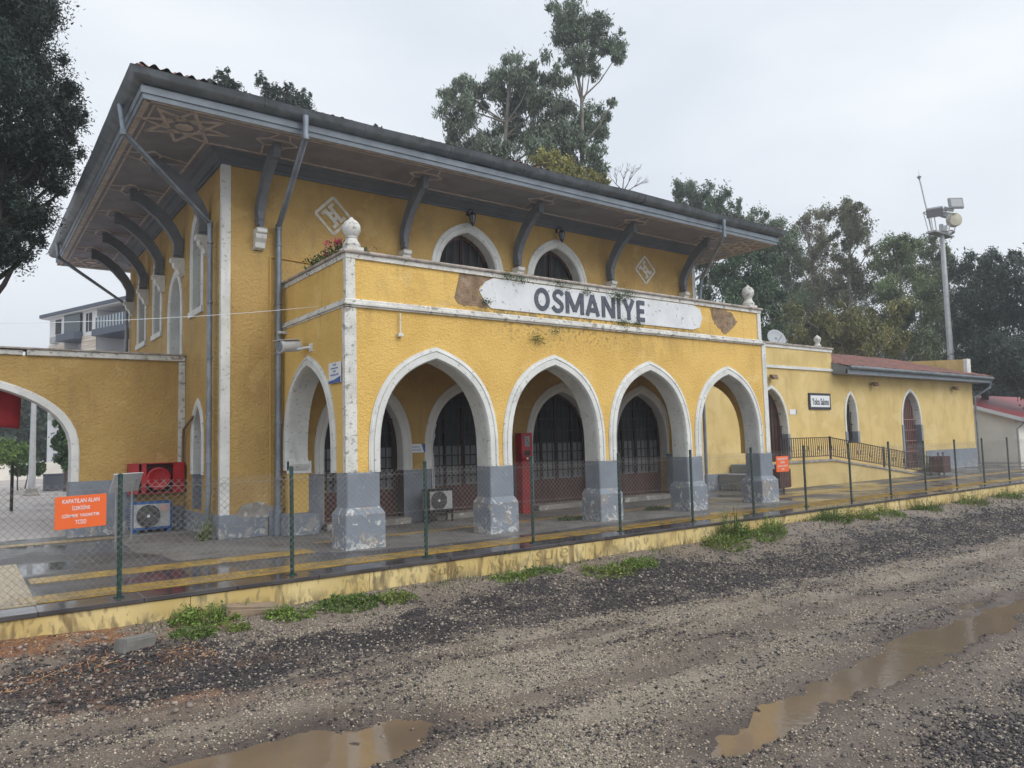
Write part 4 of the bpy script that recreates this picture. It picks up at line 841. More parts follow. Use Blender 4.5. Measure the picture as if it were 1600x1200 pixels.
mb = MB(); mb.slab([(.13, 3.04), (.68, 3.04), (.68, 3.09), (.4, 3.105), (.13, 3.16)], PS(-.0755), -.004, 0); mb.build('blue_wave', signblue, s)
for j, t_ in enumerate(('TCDD', 'OSMANİYE', 'GAR', 'MÜDÜRLÜĞÜ')):
    text('lettering', t_, (.16, .34, .12, .38)[j], .036, lambda a, b, t, j=j: (-.0757+t, .405-a, 3.385-j*.062+b), .003, signblue, s, bold=.01)
# security camera
t = thing('security_camera', (-.03, 1.75, 3.86), 'grey bullet security camera on an arm above the porch side arch', 'camera')
dv = Vector((-.80, -.22, -.10)).normalized(); c0 = Vector((-.18, 1.95, 3.92)); 
mb = MB(); mb.tube([c0, c0+dv*.42], .115, 16); mb.tube([c0+dv*.40, c0+dv*.46], .13, 16); b_ = keep(mb.build('housing', camwhite, None, smooth=True), t)
mb = MB(); mb.tube([c0+dv*.455, c0+dv*.475], .105, 16); keep(mb.build('lens', lens_m, None, smooth=True), t)
mb = MB(); mb.bar(c0+dv*.0+Vector((0, 0, .125)), c0+dv*.54+Vector((0, 0, .125)), .20, .012); keep(mb.build('sun_shield', camwhite, None), t)
mb = MB(); mb.tube([(-.03, 1.66, 3.86), (-.10, 1.70, 3.86), c0+dv*.12+Vector((0, 0, -.08))], .025, 8); mb.box(-.05, -.03, 1.58, 1.74, 3.78, 3.94); keep(mb.build('mount_arm', signwhite, None), t)
mb = MB(); mb.box(-.12, -.03, 3.05, 3.2, 4.32, 4.38); mb.tube([(-.12, 3.12, 4.35), (-.2, 3.14, 4.35)], .035, 8); tag(mb.build('cable_clamp', camwhite, None), 'small white junction fitting beside the drainpipe', 'fitting')
# overhead cable
A_, B_ = np.array([-.035, 1.25, 4.63]), np.array([-11, 1.9, 3.75]); pts = []
for i in range(31):
    t_ = i/30; p_ = A_+(B_-A_)*t_; p_[2] -= .55*4*t_*(1-t_)*.5; pts.append(p_)
mb = MB(); mb.tube(pts, .0045, 5); tag(mb.build('overhead_cable', signwhite, None, smooth=True), 'thin white cable strung from the porch towards the left', 'cable')
# wall drip pipe
mb = MB(); mb.tube([(1.07, -.06, 4.38), (1.07, -.06, 3.98)], .016, 8); mb.box(1.02, 1.12, -.09, -.0, 3.93, 3.99); tag(mb.build('light_socket', white_dirty, None), 'short white conduit with a bare socket above the first porch arch', 'fitting')
# lanterns
for i, (x, lb) in enumerate(((4.92, 'black wrought lantern above the left upper window'), (7.97, 'black wrought lantern above the right upper window'))):
    z = 7.62; t = thing('wall_lantern', (x, YM0-.2, z), lb, 'lantern', 'lanterns above the upper windows'); y = YM0-.24
    mb = MB(); mb.tube([(x, YM0, z+.30), (x, YM0-.12, z+.36), (x, y, z+.30), (x, y, z+.26)], .012, 6); mb.box(x-.04, x+.04, YM0-.02, YM0-.001, z+.2, z+.4); keep(mb.build('arm', iron, None), t)
    mb = MB(); mb.lathe([(0, .26), (.04, .24), (.10, .17), (.105, .15), (0, .15)], (x, y, z), 6); mb.lathe([(0, -.14), (.02, -.12), (.05, -.07), (.06, -.05), (0, -.05)], (x, y, z), 6); keep(mb.build('cap', iron, None), t)
    for k in range(6):
        q = k*math.pi/3; 
        mb = MB() if k == 0 else mb; mb.tube([(x+.055*math.cos(q), y+.055*math.sin(q), z-.05), (x+.095*math.cos(q), y+.095*math.sin(q), z+.15)], .008, 5)
    keep(mb.build('cage', iron, None), t)
    mb = MB(); mb.lathe([(.048, -.045), (.085, .145)], (x, y, z), 6); keep(mb.build('glass', lens_m, None), t)
for i, (x, z, lb) in enumerate(((19.3, 4.1, 'small floodlight above the wing entrance arch'), (26.87, 4.02, 'small floodlight under the wing eave between the two openings'), (34.83, 4.02, 'small floodlight under the wing eave near its far end'))):
    t = thing('wall_floodlight', (x, YW-.1, z), lb, 'floodlight', 'floodlights on the wing wall')
    mb = MB(); mb.tube([(x, YW, z), (x, YW-.2, z+.02)], .02, 6); keep(mb.build('bracket_arm', iron, None), t)
    mb = MB(); mb.slab([(-.14, -.10), (.14, -.10), (.18, .08), (-.18, .08)], lambda a, b, t_, x=x, z=z: (x+a, YW-.2+t_+b*.5, z+b), -.06, .06); keep(mb.build('lamp_head', M('flood_brown', (.16, .10, .07), None), None), t)
# dish
t = thing('satellite_dish', (22.4, 6.0, 4.5), 'pale grey satellite dish on the flat wing roof', 'satellite dish')
ax = Vector((-.35, -.85, .38)).normalized(); Mq = ax.to_track_quat('Z', 'Y').to_matrix(); mb = MB()
rows = [[tuple(Vector((22.4, 6.0, 5.98))+Mq@Vector((r*math.cos(q), r*math.sin(q), .35*r*r))) for q in [2*math.pi*k/24 for k in range(24)]] for r in (.005, .12, .24, .36, .44)]
mb.strip(rows, 0, closed=True); o = keep(mb.build('reflector', M('dish_grey', (.30, .33, .36), None, rough=.4), None, smooth=True), t); q_ = o.modifiers.new('s', 'SOLIDIFY'); q_.thickness = .015
mb = MB(); mb.tube([(22.4, 6.15, 4.5), (22.4, 6.15, 5.95)], .03, 8); mb.tube([(22.4, 6.1, 5.6), tuple(Vector((22.4, 6, 5.9))+ax*.5)], .012, 6); keep(mb.build('mast', steel, None), t)

# ================================================================== machines on the platform
def ac(name, x0, x1, y0, y1, z0, z1, body, frame, label, fanx, stand=0.):
    t = thing(name, ((x0+x1)/2, (y0+y1)/2, z0), label, 'air conditioner'); w_ = x1-x0; h = z1-z0
    mb = MB(); mb.box(x0, x1, y0, y1, z0, z1); keep(mb.build('casing', frame, None, bev=.012), t)
    mb = MB(); mb.box(x0+.05, x1-.05, y0-.012, y0-.001, z0+.06, z1-.05); keep(mb.build('front_panel', body, None, bev=.004), t)
    fc = (fanx, y0-.02, (z0+z1)/2); R = h*.40
    mb = MB(); mb.lathe([(R, 0), (R, .012), (0, .012)], fc, 28, M=Matrix.Rotation(math.radians(90), 3, 'X')); g = keep(mb.build('fan_grille', dark_m, None), t)
    mb = MB()
    for rr in np.linspace(.15, 1, 7): mb.tube([(fc[0]+R*rr*math.cos(q), fc[1]-.016, fc[2]+R*rr*math.sin(q)) for q in np.linspace(0, 2*math.pi, 25)], .0035, 4)
    for k in range(10): q = k*math.pi/5; mb.tube([(fc[0], fc[1]-.018, fc[2]), (fc[0]+R*math.cos(q), fc[1]-.018, fc[2]+R*math.sin(q))], .003, 4)
    w2 = mb.build('guard_wire', steel, None); keep(w2, t)
    mb = MB(); mb.lathe([(R*.14, 0), (R*.14, .01), (0, .012)], (fc[0], fc[1]-.018, fc[2]), 12, M=Matrix.Rotation(math.radians(90), 3, 'X')); keep(mb.build('fan_hub', signwhite, None), t)
    mb = MB()
    for k in range(9): z = z0+.08+k*(h-.16)/8; mb.box(x0-.010, x0-.001, y0+.04, y1-.04, z, z+.025)
    keep(mb.build('side_vent', body, None), t)
    if stand:
        mb = MB()
        for x in (x0+.04, x1-.04): mb.box(x-.02, x+.02, y0, y1, z0-.04, z0-.002); mb.box(x-.02, x+.02, y0, y0+.04, 0, z0-.04); mb.box(x-.02, x+.02, y1-.04, y1, 0, z0-.04)
        mb.box(x0+.06, x1-.06, y0, y0+.03, z0-.05, z0-.02); keep(mb.build('stand', iron, None), t)
    return t
t = ac('air_conditioner', -2.52, -1.66, 6.06, 6.38, .07, .70, acwhite, acblue, 'outdoor air conditioner in a blue casing below the red hose cabinet', -2.17)
mb = MB(); mb.box(-1.93, -1.74, 6.038, 6.046, .48, .62); lab = keep(mb.build('service_label', M('label_pink', (.55, .35, .34), None), None), t)
mb = MB(); mb.box(-2.5, -2.40, 6.1, 6.3, 0, .069); mb.box(-1.78, -1.68, 6.1, 6.3, 0, .069); keep(mb.build('feet', acblue, None), t)
ac('air_conditioner', 3.26, 3.98, 2.78, 3.08, .24, .78, acwhite, iron, 'outdoor air conditioner on a black stand inside the porch', 3.55, .2)
mb = MB(); mb.tube([(3.72, 3.31, .7), (3.70, 3.33, 1.6), (3.78, 3.31, 2.2), (3.83, 3.31, 2.35)], .016, 6); mb.tube([(3.76, 3.31, .7), (3.75, 3.33, 1.5), (3.70, 3.30, 1.8), (3.80, 3.31, 2.1)], .012, 6); tag(mb.build('refrigerant_hose', camwhite, None, smooth=True), 'white hoses climbing beside the second porch door', 'hose')
# hose cabinet
t = thing('fire_hose_cabinet', (-1.96, 6.35, .88), 'open red fire hose cabinet with a round reel on the ochre wall', 'fire hose cabinet')
x0, x1, y0, y1, z0, z1 = -2.55, -1.37, 6.22, 6.495, .88, 1.58
mb = MB(); mb.box(x0, x1, y1-.02, y1, z0, z1); mb.box(x0, x1, y0, y1-.021, z1-.02, z1); mb.box(x0, x1, y0, y1-.021, z0, z0+.02)
for a, b in ((x0, x0+.02), (x1-.02, x1)): mb.box(a, b, y0, y1-.021, z0+.021, z1-.021)
keep(mb.build('case', red_m, None), t)
mb = MB(); mb.box(x0+.021, x1-.021, y1-.05, y1-.021, z0+.021, z1-.021); keep(mb.build('inside', red_in, None), t)
mb = MB(); mb.box(x0, x0+.20, y0-.015, y0-.001, z0+.0, z1); mb.box(x0+.26, x0+.36, y0-.004, y0+.012, z0+.02, z1-.02); keep(mb.build('left_panel', red_m, None), t)
mb = MB(); mb.box(x1-.25, x1, y0-.015, y0-.001, z0, z1); keep(mb.build('right_panel', red_m, None), t)
mb = MB(); mb.lathe([(.25, 0), (.26, .01), (.26, .03), (.22, .035), (.20, .02), (.06, .025), (.05, .05), (0, .05)], (x0+.62, y0+.02, z0+.34), 28, M=Matrix.Rotation(math.radians(90), 3, 'X')); keep(mb.build('reel', red_m, None, smooth=True), t)
mb = MB(); mb.lathe([(.22, 0), (.22, .08), (0, .08)], (x0+.62, y0+.12, z0+.34), 24, M=Matrix.Rotation(math.radians(90), 3, 'X')); keep(mb.build('coiled_hose', dark_m, None, smooth=True), t)
# information lectern seen from behind
t = thing('information_board', (-2.75, 5.14, 0), 'grey information lectern on two steel legs, seen from behind', 'information board')
u_ = Vector((.74, .67, 0)).normalized(); nrm = Vector((u_.y, -u_.x, 0)); c = Vector((-2.80, 5.02, 1.20))
upv = (Vector((0, 0, .9))+nrm*.30).normalized()
mb = MB(); mb.obox(c, .86, .025, .40, Matrix((u_, u_.cross(upv)*-1, upv)).transposed()); keep(mb.build('board', M('board_back', (.36, .38, .40), None, rough=.4), None, bev=.004), t)
mb = MB(); mb.obox(c+upv*.205, .87, .035, .015, Matrix((u_, u_.cross(upv)*-1, upv)).transposed()); keep(mb.build('edge_trim', signwhite, None), t)
for s in (-.22, .26):
    p = c+u_*s; b_ = p-nrm*.06; mb = MB(); mb.tube([(b_.x, b_.y, 0), (b_.x, b_.y, 1.0), tuple(p+upv*.08+nrm*.02)], .022, 8); mb.lathe([(.06, 0), (.06, .012), (0, .012)], (b_.x, b_.y, 0), 10); keep(mb.build('leg', steel, None, smooth=True), t)
# red help post
t = thing('help_post', (6.27, 2.98, 0), 'tall red help point post with a wheelchair symbol inside the porch', 'help post')
x0, x1, y0, y1 = 6.10, 6.44, 2.80, 3.06
mb = MB(); mb.slab([(x0+.02, 0), (x1-.02, 0), (x1-.02, 1.35), (x1, 1.45), (x1, 2.08), (x0, 2.08), (x0, 1.45), (x0+.02, 1.35)], lambda a, b, t_: (a, y0+t_+(.03 if b < 1.4 else 0), b), 0, .26); keep(mb.build('body', red_m, None, bev=.012), t)
mb = MB(); mb.box(x0+.10, x0+.26, y0-.006, y0-.001, 1.74, 2.0); s_ = keep(mb.build('symbol_plate', M('plate_grey', (.35, .38, .42), None), None), t)
mb = MB(); yy = y0-.012; X_, Z_ = x0+.18, 1.83
mb.lathe([(.014, 0), (.014, .004), (0, .004)], (X_-.012, yy+.003, Z_+.105), 10, M=Matrix.Rotation(math.radians(90), 3, 'X'))
for a, b in (((-.012, .085), (-.008, .02)), ((-.008, .02), (.035, .018)), ((.035, .018), (.055, -.045)), ((-.01, .055), (.03, .052))): mb.bar((X_+a[0], yy, Z_+a[1]), (X_+b[0], yy, Z_+b[1]), .012, .004, up=(0, -1, 0))
q = [(X_-.01+.045*math.cos(a), yy, Z_-.01+.045*math.sin(a)) for a in np.linspace(math.radians(120), math.radians(350), 12)]
for a, b in zip(q, q[1:]): mb.bar(a, b, .009, .004, up=(0, -1, 0))
keep(mb.build('wheelchair_symbol', ink, None), t)
mb = MB(); mb.box(x0+.08, x0+.27, y0-.006, y0-.001, 1.50, 1.62); keep(mb.build('speaker_grille', dark_m, None), t)
mb = MB(); mb.lathe([(.03, 0), (.03, .02), (0, .025)], (x0+.17, y0+.0, 1.42), 12, M=Matrix.Rotation(math.radians(90), 3, 'X')); keep(mb.build('call_button', signwhite, None), t)
mb = MB(); mb.box(x0+.0, x1-.0, y0+.01, y1+.05, 0, .05); keep(mb.build('foot_plate', red_m, None), t)
# litter bins
def litter_bin(x, y, label, s=1.):
    t = thing('litter_bin', (x, y, 0), label, 'litter bin', 'brown litter bins on the platform')
    mb = MB(); w_ = .30*s
    for i in range(7):
        a = -w_+2*w_*i/6; mb.box(x+a-.038*s, x+a+.038*s, y-.24*s, y-.215*s, .14, .80*s); mb.box(x+a-.038*s, x+a+.038*s, y+.215*s, y+.24*s, .14, .80*s)
    for yy in (-.15, 0, .15): mb.box(x-w_-.05, x-w_-.03, y+yy*s-.06, y+yy*s+.06, .14, .80*s); mb.box(x+w_+.03, x+w_+.05, y+yy*s-.06, y+yy*s+.06, .14, .80*s)
    keep(mb.build('slats', brown_m, None), t)
    mb = MB(); mb.box(x-w_-.02, x+w_+.02, y-.21*s, y+.21*s, .12, .70*s); keep(mb.build('bucket', M('bin_dark', (.05, .02, .02), None), None), t)
    for sx in (-1, 1):
        mb = MB(); mb.tube([(x+sx*w_*.75, y, 0), (x+sx*w_*.75, y, .92*s)], .025, 8); mb.lathe([(.04, 0), (.05, .03), (.03, .06), (0, .07)], (x+sx*w_*.75, y, .9*s), 8); keep(mb.build('post', brown_m, None), t)
litter_bin(16.35, 2.1, 'brown slatted litter bin at the near end of the ramp', .92); litter_bin(27.95, 2.05, 'brown slatted litter bin at the foot of the ramp')
# ================================================================== far structures
# floodlight mast
mx_, my_ = 45.1, 8.5
t = thing('floodlight_mast', (mx_, my_, 0), 'tall grey steel mast carrying floodlights, round antennas and a spike', 'mast')
mb = MB(); mb.tube([(mx_, my_, 0), (mx_-.1, my_, 15.2)], [.23, .13], 12); keep(mb.build('pole', steel_light, None, smooth=True), t)
mb = MB(); rr = .95
mb.tube([(mx_-.1+rr*math.cos(q), my_+rr*math.sin(q), 15.9+.25*math.sin(q)) for q in np.linspace(0, 2*math.pi, 25)], .045, 6); mb.tube([(mx_-.1+.7*math.cos(q), my_+.7*math.sin(q), 14.6) for q in np.linspace(0, 2*math.pi, 25)], .06, 6)
for q in np.linspace(0, 2*math.pi, 7)[:-1]: mb.tube([(mx_-.1, my_, 14.6), (mx_-.1+.7*math.cos(q), my_+.7*math.sin(q), 14.6), (mx_-.1+rr*math.cos(q), my_+rr*math.sin(q), 15.9+.25*math.sin(q))], .03, 5)
mb.box(mx_-1.6, mx_+1.0, my_-.3, my_+.3, 14.45, 14.56); keep(mb.build('head_frame', steel, None), t)
def flood(px_, py_, pz, rz, rx):
    mb = MB(); Mm = Matrix.Rotation(rz, 3, 'Z')@Matrix.Rotation(rx, 3, 'X'); mb.obox((px_, py_, pz), .95, .18, .72, Mm); mb.obox(Vector((px_, py_, pz))+Mm@Vector((0, -.10, 0)), .82, .02, .60, Mm); o = keep(mb.build('floodlight', M('flood_grey', (.30, .32, .34), None, rough=.3), None, bev=.03), t)
flood(mx_+.3, my_-.8, 16.45, -.6, -.15); flood(mx_+1.15, my_+.1, 16.2, -.1, .5); flood(mx_-1.35, my_-.2, 15.75, -1.2, .9)
for (dx, dy, z, r, m_) in ((-.1, -.8, 15.30, .46, M('drum_cream', (.50, .48, .38), None)), (.95, .2, 14.95, .40, steel_light)):
    mb = MB(); Mm = Vector((-.5+dx*.8, -.8, 0)).to_track_quat('Z', 'Y').to_matrix(); mb.lathe([(r, -.15), (r, .1), (r*.9, .16), (0, .22)], (mx_+dx, my_+dy, z), 20, M=Mm); keep(mb.build('antenna_drum', m_, None, smooth=True), t)
mb = MB(); mb.tube([(mx_-.95, my_+.2, 14.5), (mx_-1.35, my_+.6, 18.3)], .05, 6); mb.lathe([(0, -.25), (.14, 0), (.02, .1), (0, .5)], (mx_-1.35, my_+.6, 18.3), 8); keep(mb.build('spike', steel, None), t)
# white bungalow on the right
bx, by = 42.9, 4.4
t = thing('white_bungalow', (bx, by, 0), 'low white building with a red metal roof beyond the station', 'building')
cream = M('cream_wall', (.82, .79, .72), (.74, .71, .64), 1, .8); redroof = M('red_sheet_roof', (.34, .045, .055), (.28, .04, .05), 2, .5, .2, 3, .02)
mb = MB(); mb.slab([(by, 0), (by+9, 0), (by+9, 2.55), (by+4.5, 4.05), (by, 2.55)], PS(bx), 0, 14); keep(mb.build('walls', cream, None), t)
mb = MB()
for s in (-1, 1):
    y_e, y_r = (by-.5, by+4.5) if s < 0 else (by+9.5, by+4.5); mb.slab([(y_e, 2.42), (y_r, 4.10), (y_r, 4.20), (y_e, 2.52)], PS(bx-.4), 0, 14.8)
rf2 = keep(mb.build('roof', redroof, None), t)
mb = MB(); mb.slab([(by-.55, 2.28), (by+4.5, 3.98), (by+9.55, 2.28), (by+9.55, 2.50), (by+4.5, 4.19), (by-.55, 2.50)], PS(bx-.45), 0, .06); mb.box(bx-.45, bx+14.5, by-.6, by-.52, 2.30, 2.52); keep(mb.build('roof_trim', signwhite, None), t)
mb = MB(); mb.tube([(bx+.05, by-.5, 2.35), (bx+.05, by-.06, 1.9), (bx+.05, by-.06, 0)], .05, 8); keep(mb.build('downpipe', steel, None), t)
for wx in (bx+1.4, bx+5, bx+9):
    mb = MB(); mb.box(wx-.05, wx+1.15, by-.06, by-.002, .75, 1.95); wf = keep(mb.build('window', wood_dark, None), t); mb = MB(); mb.box(wx+.03, wx+1.07, by-.075, by-.061, .83, 1.87); mb.build('pane', glass_dark, wf).matrix_parent_inverse = Matrix.Identity(4)
for wc in [c for c in t.children if c.name.startswith('window')]:
    for p_ in wc.children: p_.matrix_parent_inverse = Matrix.Identity(4)
mb = MB(); mb.box(bx-.6, bx-.002, by+3.6, by+4.9, 1.95, 2.05); mb.box(bx-.58, bx-.5, by+3.7, by+3.78, 0, 1.95); keep(mb.build('porch_canopy', brown_m, None), t)
mb = MB(); mb.box(40.2, 58, 2.2, 2.45, .0, .32); tag(mb.build('low_kerb_wall', M('kerb_dark', (.06, .045, .05), None), None), 'dark low kerb wall in front of the white bungalow', 'wall')
# apartment block
P0 = np.array([.07, 59.1]); e_ = np.array([.35, -.937]); n_ = np.array([.937, .35])
PA = lambda a, b, t: (P0[0]+e_[0]*a+n_[0]*t, P0[1]+e_[1]*a+n_[1]*t, b)
t = thing('apartment_block', (P0[0], P0[1], 0), 'white four storey apartment block with dark balconies behind the gateway wall', 'building')
aw = M('apartment_white', (.80, .81, .83), (.74, .75, .77), .6, .8); slab_m = M('balcony_slate', (.09, .11, .15), None, rough=.6); brk = M('stone_bands', (.60, .48, .36), (.78, .75, .70), 1, .9, stretch=(.2, .2, 9)); glassy = M('balcony_glass', (.10, .15, .19), None, rough=.12); tealw = M('glazed_balcony', (.045, .075, .085), None, rough=.1)
def pb(name, m, a0, a1, b0, b1, t0, t1, par=None):
    mb = MB(); mb.slab([(a0, b0), (a1, b0), (a1, b1), (a0, b1)], PA, t0, t1); o = mb.build(name, m, None); 
    if par is None: return keep(o, t)
    o.parent = par; return o
pb('walls', aw, 0, 2.6, 0, 12.98, 0, 12); pb('wall', aw, 2.6, 5.2, 0, 12.98, 1.0, 12); pb('wall', aw, 5.2, 7.3, 0, 12.98, 0, 12); pb('wall', aw, 7.3, 17, 0, 12.98, 2.2, 12)
pb('roof', slab_m, -.5, 18, 12.98, 13.25, -.6, 13); pb('roof_soffit', aw, -.4, 17.9, 12.90, 12.979, -.5, 12.9)
for fl_ in range(4):
    z = 3.15*fl_+.35
    if fl_ < 3: pass
    pb('balcony_slab', slab_m, 2.5, 5.3, z+.95, z+1.5, -.7, .999); pb('glazing', tealw, 2.72, 5.18, z+1.51, z+3.1, -.2, -.15)
    pb('balcony_slab', slab_m, 7.5, 16.5, z+.95, z+1.45, -.5, 2.199)
    for k in range(22):
        a = 7.8+k*.42; pb('railing_post', signwhite, a, a+.05, z+1.46, z+2.4, -.42, -.38) if k < 12 and fl_ > 1 else None
    pb('balcony_rail', glassy, 7.7, 16.4, z+1.46, z+2.35, -.36, -.33)
    wnd = pb('window', dark_m, 1.0, 1.9, z+1.75, z+2.95, -.03, -.001); pb('window', dark_m, 5.75, 6.6, z+1.5, z+2.95, -.03, -.001); pb('window_frame', signwhite, 6.15, 6.2, z+1.5, z+2.95, -.06, -.031)
    pb('door', dark_m, 9, 10.2, z+1.46, z+2.95, 2.17, 2.199); pb('door', dark_m, 12, 13.8, z+1.46, z+2.95, 2.17, 2.199)
    if fl_ > 0: pb('condenser', acwhite, .8, 1.6, z+1.0, z+1.5, -.35, -.031)
pb('stone_facing', brk, -.02, 2.59, 7.9, 10.7, -.06, -.001); pb('stone_facing', brk, 5.2, 7.32, 7.9, 11.0, -.06, -.001)
# lamp pole in the square, planter
lp = atd(50, 745, 40); lx, ly = lp[0], lp[1]
t = thing('lamp_pole', (lx, ly, 0), 'grey lamp pole in the square seen through the gateway', 'lamp post')
mb = MB(); mb.tube([(lx, ly, 0), (lx, ly, 4.4)], [.15, .10], 12); keep(mb.build('pole', steel_light, None, smooth=True), t)
mb = MB(); mb.lathe([(.32, 0), (.32, .05), (.24, .12), (.22, .3), (0, .3)], (lx, ly, 0), 12); keep(mb.build('base', concrete, None), t)
mb = MB(); mb.tube([(lx, ly, 4.35), (lx-.5, ly, 4.6), (lx-1.1, ly, 4.6)], .06, 8); mb.lathe([(.05, -.1), (.2, .05), (.1, .12), (0, .14)], (lx-1.15, ly, 4.6), 10); keep(mb.build('lamp_arm', steel_light, None), t)
pp = atd(88, 745, 44)
t = thing('planter', (pp[0], pp[1], 0), 'dark grey rectangular planter box in the square', 'planter')
mb = MB(); mb.box(pp[0]-.55, pp[0]+.55, pp[1]-.3, pp[1]+.3, 0, .78); keep(mb.build('box', M('planter_grey', (.10, .115, .14), None, rough=.5), None, bev=.02), t)
mb = MB(); mb.box(pp[0]-.58, pp[0]+.58, pp[1]-.33, pp[1]+.33, .781, .84); keep(mb.build('rim', M('planter_rim', (.13, .14, .17), None, rough=.5), None, bev=.01), t)
mb = MB(); mb.box(-9, .5, 52, 52.3, 0, 1.2); tag(mb.build('garden_wall', cream, None), 'low pale wall behind the bushes across the square', 'wall')
t = thing('square_fence', (-4.2, 17, 0), 'wire fence with a dark post across the square beyond the gateway', 'fence')
for x in (-7.2, -4.25):
    mb = MB(); mb.tube([(x, 17, 0), (x, 17, 1.62)], .05, 8); keep(mb.build('post', iron, None), t)

# ================================================================== vegetation
def leaf_mesh(name, parent, clumps, n, ln, wd, cbase, droop=.5, var=.35, seed=1, sub=14, sq=.8, mat=None):
    n = int(n*1.9); ln *= .85; wd *= .82; sub = int(sub*1.15)
    r = np.random.default_rng(seed); P, R_, W = [], [], []
    for (c, rad) in clumps:
        for k in range(sub):
            d = r.normal(size=3); d /= np.linalg.norm(d); q = rad*r.random()**.5*1.15; P.append(np.array(c)+d*q*np.array([1, 1, sq])); R_.append(rad*r.uniform(.14, .46)); W.append(rad**2)
    P, R_, W = np.array(P), np.array(R_), np.array(W); idx = r.choice(len(P), n, p=W/W.sum()); tone = r.uniform(-1, 1, len(P))
    pos = P[idx]+r.normal(0, .52, (n, 3))*R_[idx][:, None]*np.array([1, 1, 1.15])
    d = r.normal(size=(n, 3)); d /= np.linalg.norm(d, axis=1)[:, None]; d = d*(1-droop)+np.array([0, 0, -1])*droop; d /= np.linalg.norm(d, axis=1)[:, None]
    s = np.cross(d, r.normal(size=(n, 3))); s /= np.linalg.norm(s, axis=1)[:, None]; L_ = ln*r.uniform(.6, 1.3, n)[:, None]; W_ = wd*r.uniform(.6, 1.3, n)[:, None]
    V = np.stack([pos-d*L_*.5, pos+s*W_*.5, pos+d*L_*.5, pos-s*W_*.5], 1).reshape(-1, 3); F = np.arange(4*n).reshape(-1, 4)
    c = np.array(cbase)[None]*1.45*(1+var*tone[idx][:, None]+.3*r.uniform(-1, 1, (n, 1)))*np.array([1, 1, 1]); c[:, 0] *= 1+.18*r.uniform(-1, 1, n); c = np.clip(c, .008, 1)
    return npmesh(name, V, F, mat or leaf_m, parent, col=np.repeat(c, 4, 0))
leaf_m = M('foliage', (1, 1, 1), (.85, .88, .82), .5, .55, col_attr=True, spec=.3)
bark_m = M('tree_bark', (.13, .115, .10), (.22, .20, .175), 2, .9); bark_d = M('tree_bark_dark', (.07, .055, .045), (.10, .08, .065), 2, .9)
def tree(name, label, cat, base, clumps, n, ln=.32, wd=.11, col=(.075, .10, .055), droop=.5, bark=bark_m, tr=.3, group=None, seed=1, sub=14, twigs=3, var=.35, fork=.45):
    t = thing(name, tuple(base), label, cat, group); r = np.random.default_rng(seed+99); base = np.array(base, float)
    mb = MB(); cs = sorted(clumps, key=lambda c: c[0][2]); top = np.array(cs[-1][0]); lowz = cs[0][0][2]
    cen = np.mean([c[0] for c in cs], 0); H = top[2]-base[2]
    trunk = [base+np.array([(cen[0]-base[0])*f+.012*H*math.sin(f*7+seed), (cen[1]-base[1])*f+.01*H*math.cos(f*6+seed), H*f*.92]) for f in np.linspace(0, 1, 9)]
    trunk[-1] = top-(top-trunk[-1])*.3
    mb.tube(trunk, list(np.linspace(tr, tr*.22, 9)), 8)
    for c, rad in cs:
        c = np.array(c); zf = np.clip((c[2]-base[2])/H-.09, .12, .85); i = zf*8/.92; i0 = min(int(i), 7); a = trunk[i0]+(trunk[i0+1]-trunk[i0])*(i-i0)
        m_ = (a+c)/2+np.array([0, 0, -.08*np.linalg.norm(c-a)])+r.normal(0, .05*rad, 3); rr = tr*(1-zf)*.45+.03
        mb.tube([a, m_, c], [rr, rr*.7, rr*.4], 6)
        for k in range(twigs):
            d = r.normal(size=3); d /= np.linalg.norm(d); e2 = c+d*rad*.75; mb.tube([c, (c+e2)/2+r.normal(0, .08*rad, 3), e2], [rr*.4, rr*.25, .01], 4)
    keep(mb.build('trunk', bark, None, smooth=True), t)
    if n: keep(leaf_mesh('crown', None, clumps, n, ln, wd, col, droop, var, seed, sub), t)
    return t
def px(lst, D, jit=.6, seed=0, k=1.18):                      # (u, v, radius px) -> clump with its own depth
    r = np.random.default_rng(seed); o = []
    for q in lst:
        u, v, rp = q[:3]; rad = rp*D/FPX*k; o.append((atd(u, v, D+r.uniform(-1, 1)*jit*rad*2), rad))
    return o
G0 = 0.
tree('conifer', 'huge dark conifer filling the upper left corner beyond the gateway wall', 'tree', (*atd(-90, 500, 22)[:2], G0),
     px([(0, 60, 62), (38, 30, 48), (55, 110, 48), (88, 165, 36), (20, 160, 70), (108, 185, 20), (112, 140, 16), (75, 235, 42), (20, 255, 62), (85, 285, 24), (88, 240, 22), (30, 330, 46), (5, 385, 38), (50, 345, 26), (55, 10, 32), (-60, 40, 70), (-80, 150, 90), (-90, 270, 90), (-60, 360, 60), (-70, -60, 90), (20, -50, 60), (100, 250, 12), (125, 187, 9), (132, 178, 6), (70, 45, 14), (100, 150, 10), (96, 300, 9), (60, 375, 12), (30, 400, 16), (100, 210, 14), (112, 222, 8)], 22, .5, 3, .86), 115000, .12, .042, (.018, .030, .024), -.15, M('bark_black', (.03, .026, .022), None, rough=.9), .20, seed=5, sub=34, var=.6, twigs=0)
tree('eucalyptus_tree', 'broad leaning eucalyptus rising behind the middle of the roof', 'tree', (*atd(806, 300, 45)[:2], G0),
     px([(735, 150, 24), (722, 180, 28), (738, 225, 30), (768, 235, 26), (800, 118, 24), (835, 112, 26), (782, 150, 26), (850, 150, 26), (820, 165, 28), (872, 120, 18), (800, 205, 22), (850, 205, 28), (756, 262, 26), (700, 145, 12), (878, 175, 20), (835, 230, 24), (720, 130, 14), (790, 265, 22), (735, 280, 18)], 45, .7, 4), 26000, .36, .10, (.105, .130, .095), .55, bark_m, .42, 'trees behind the station', 11)
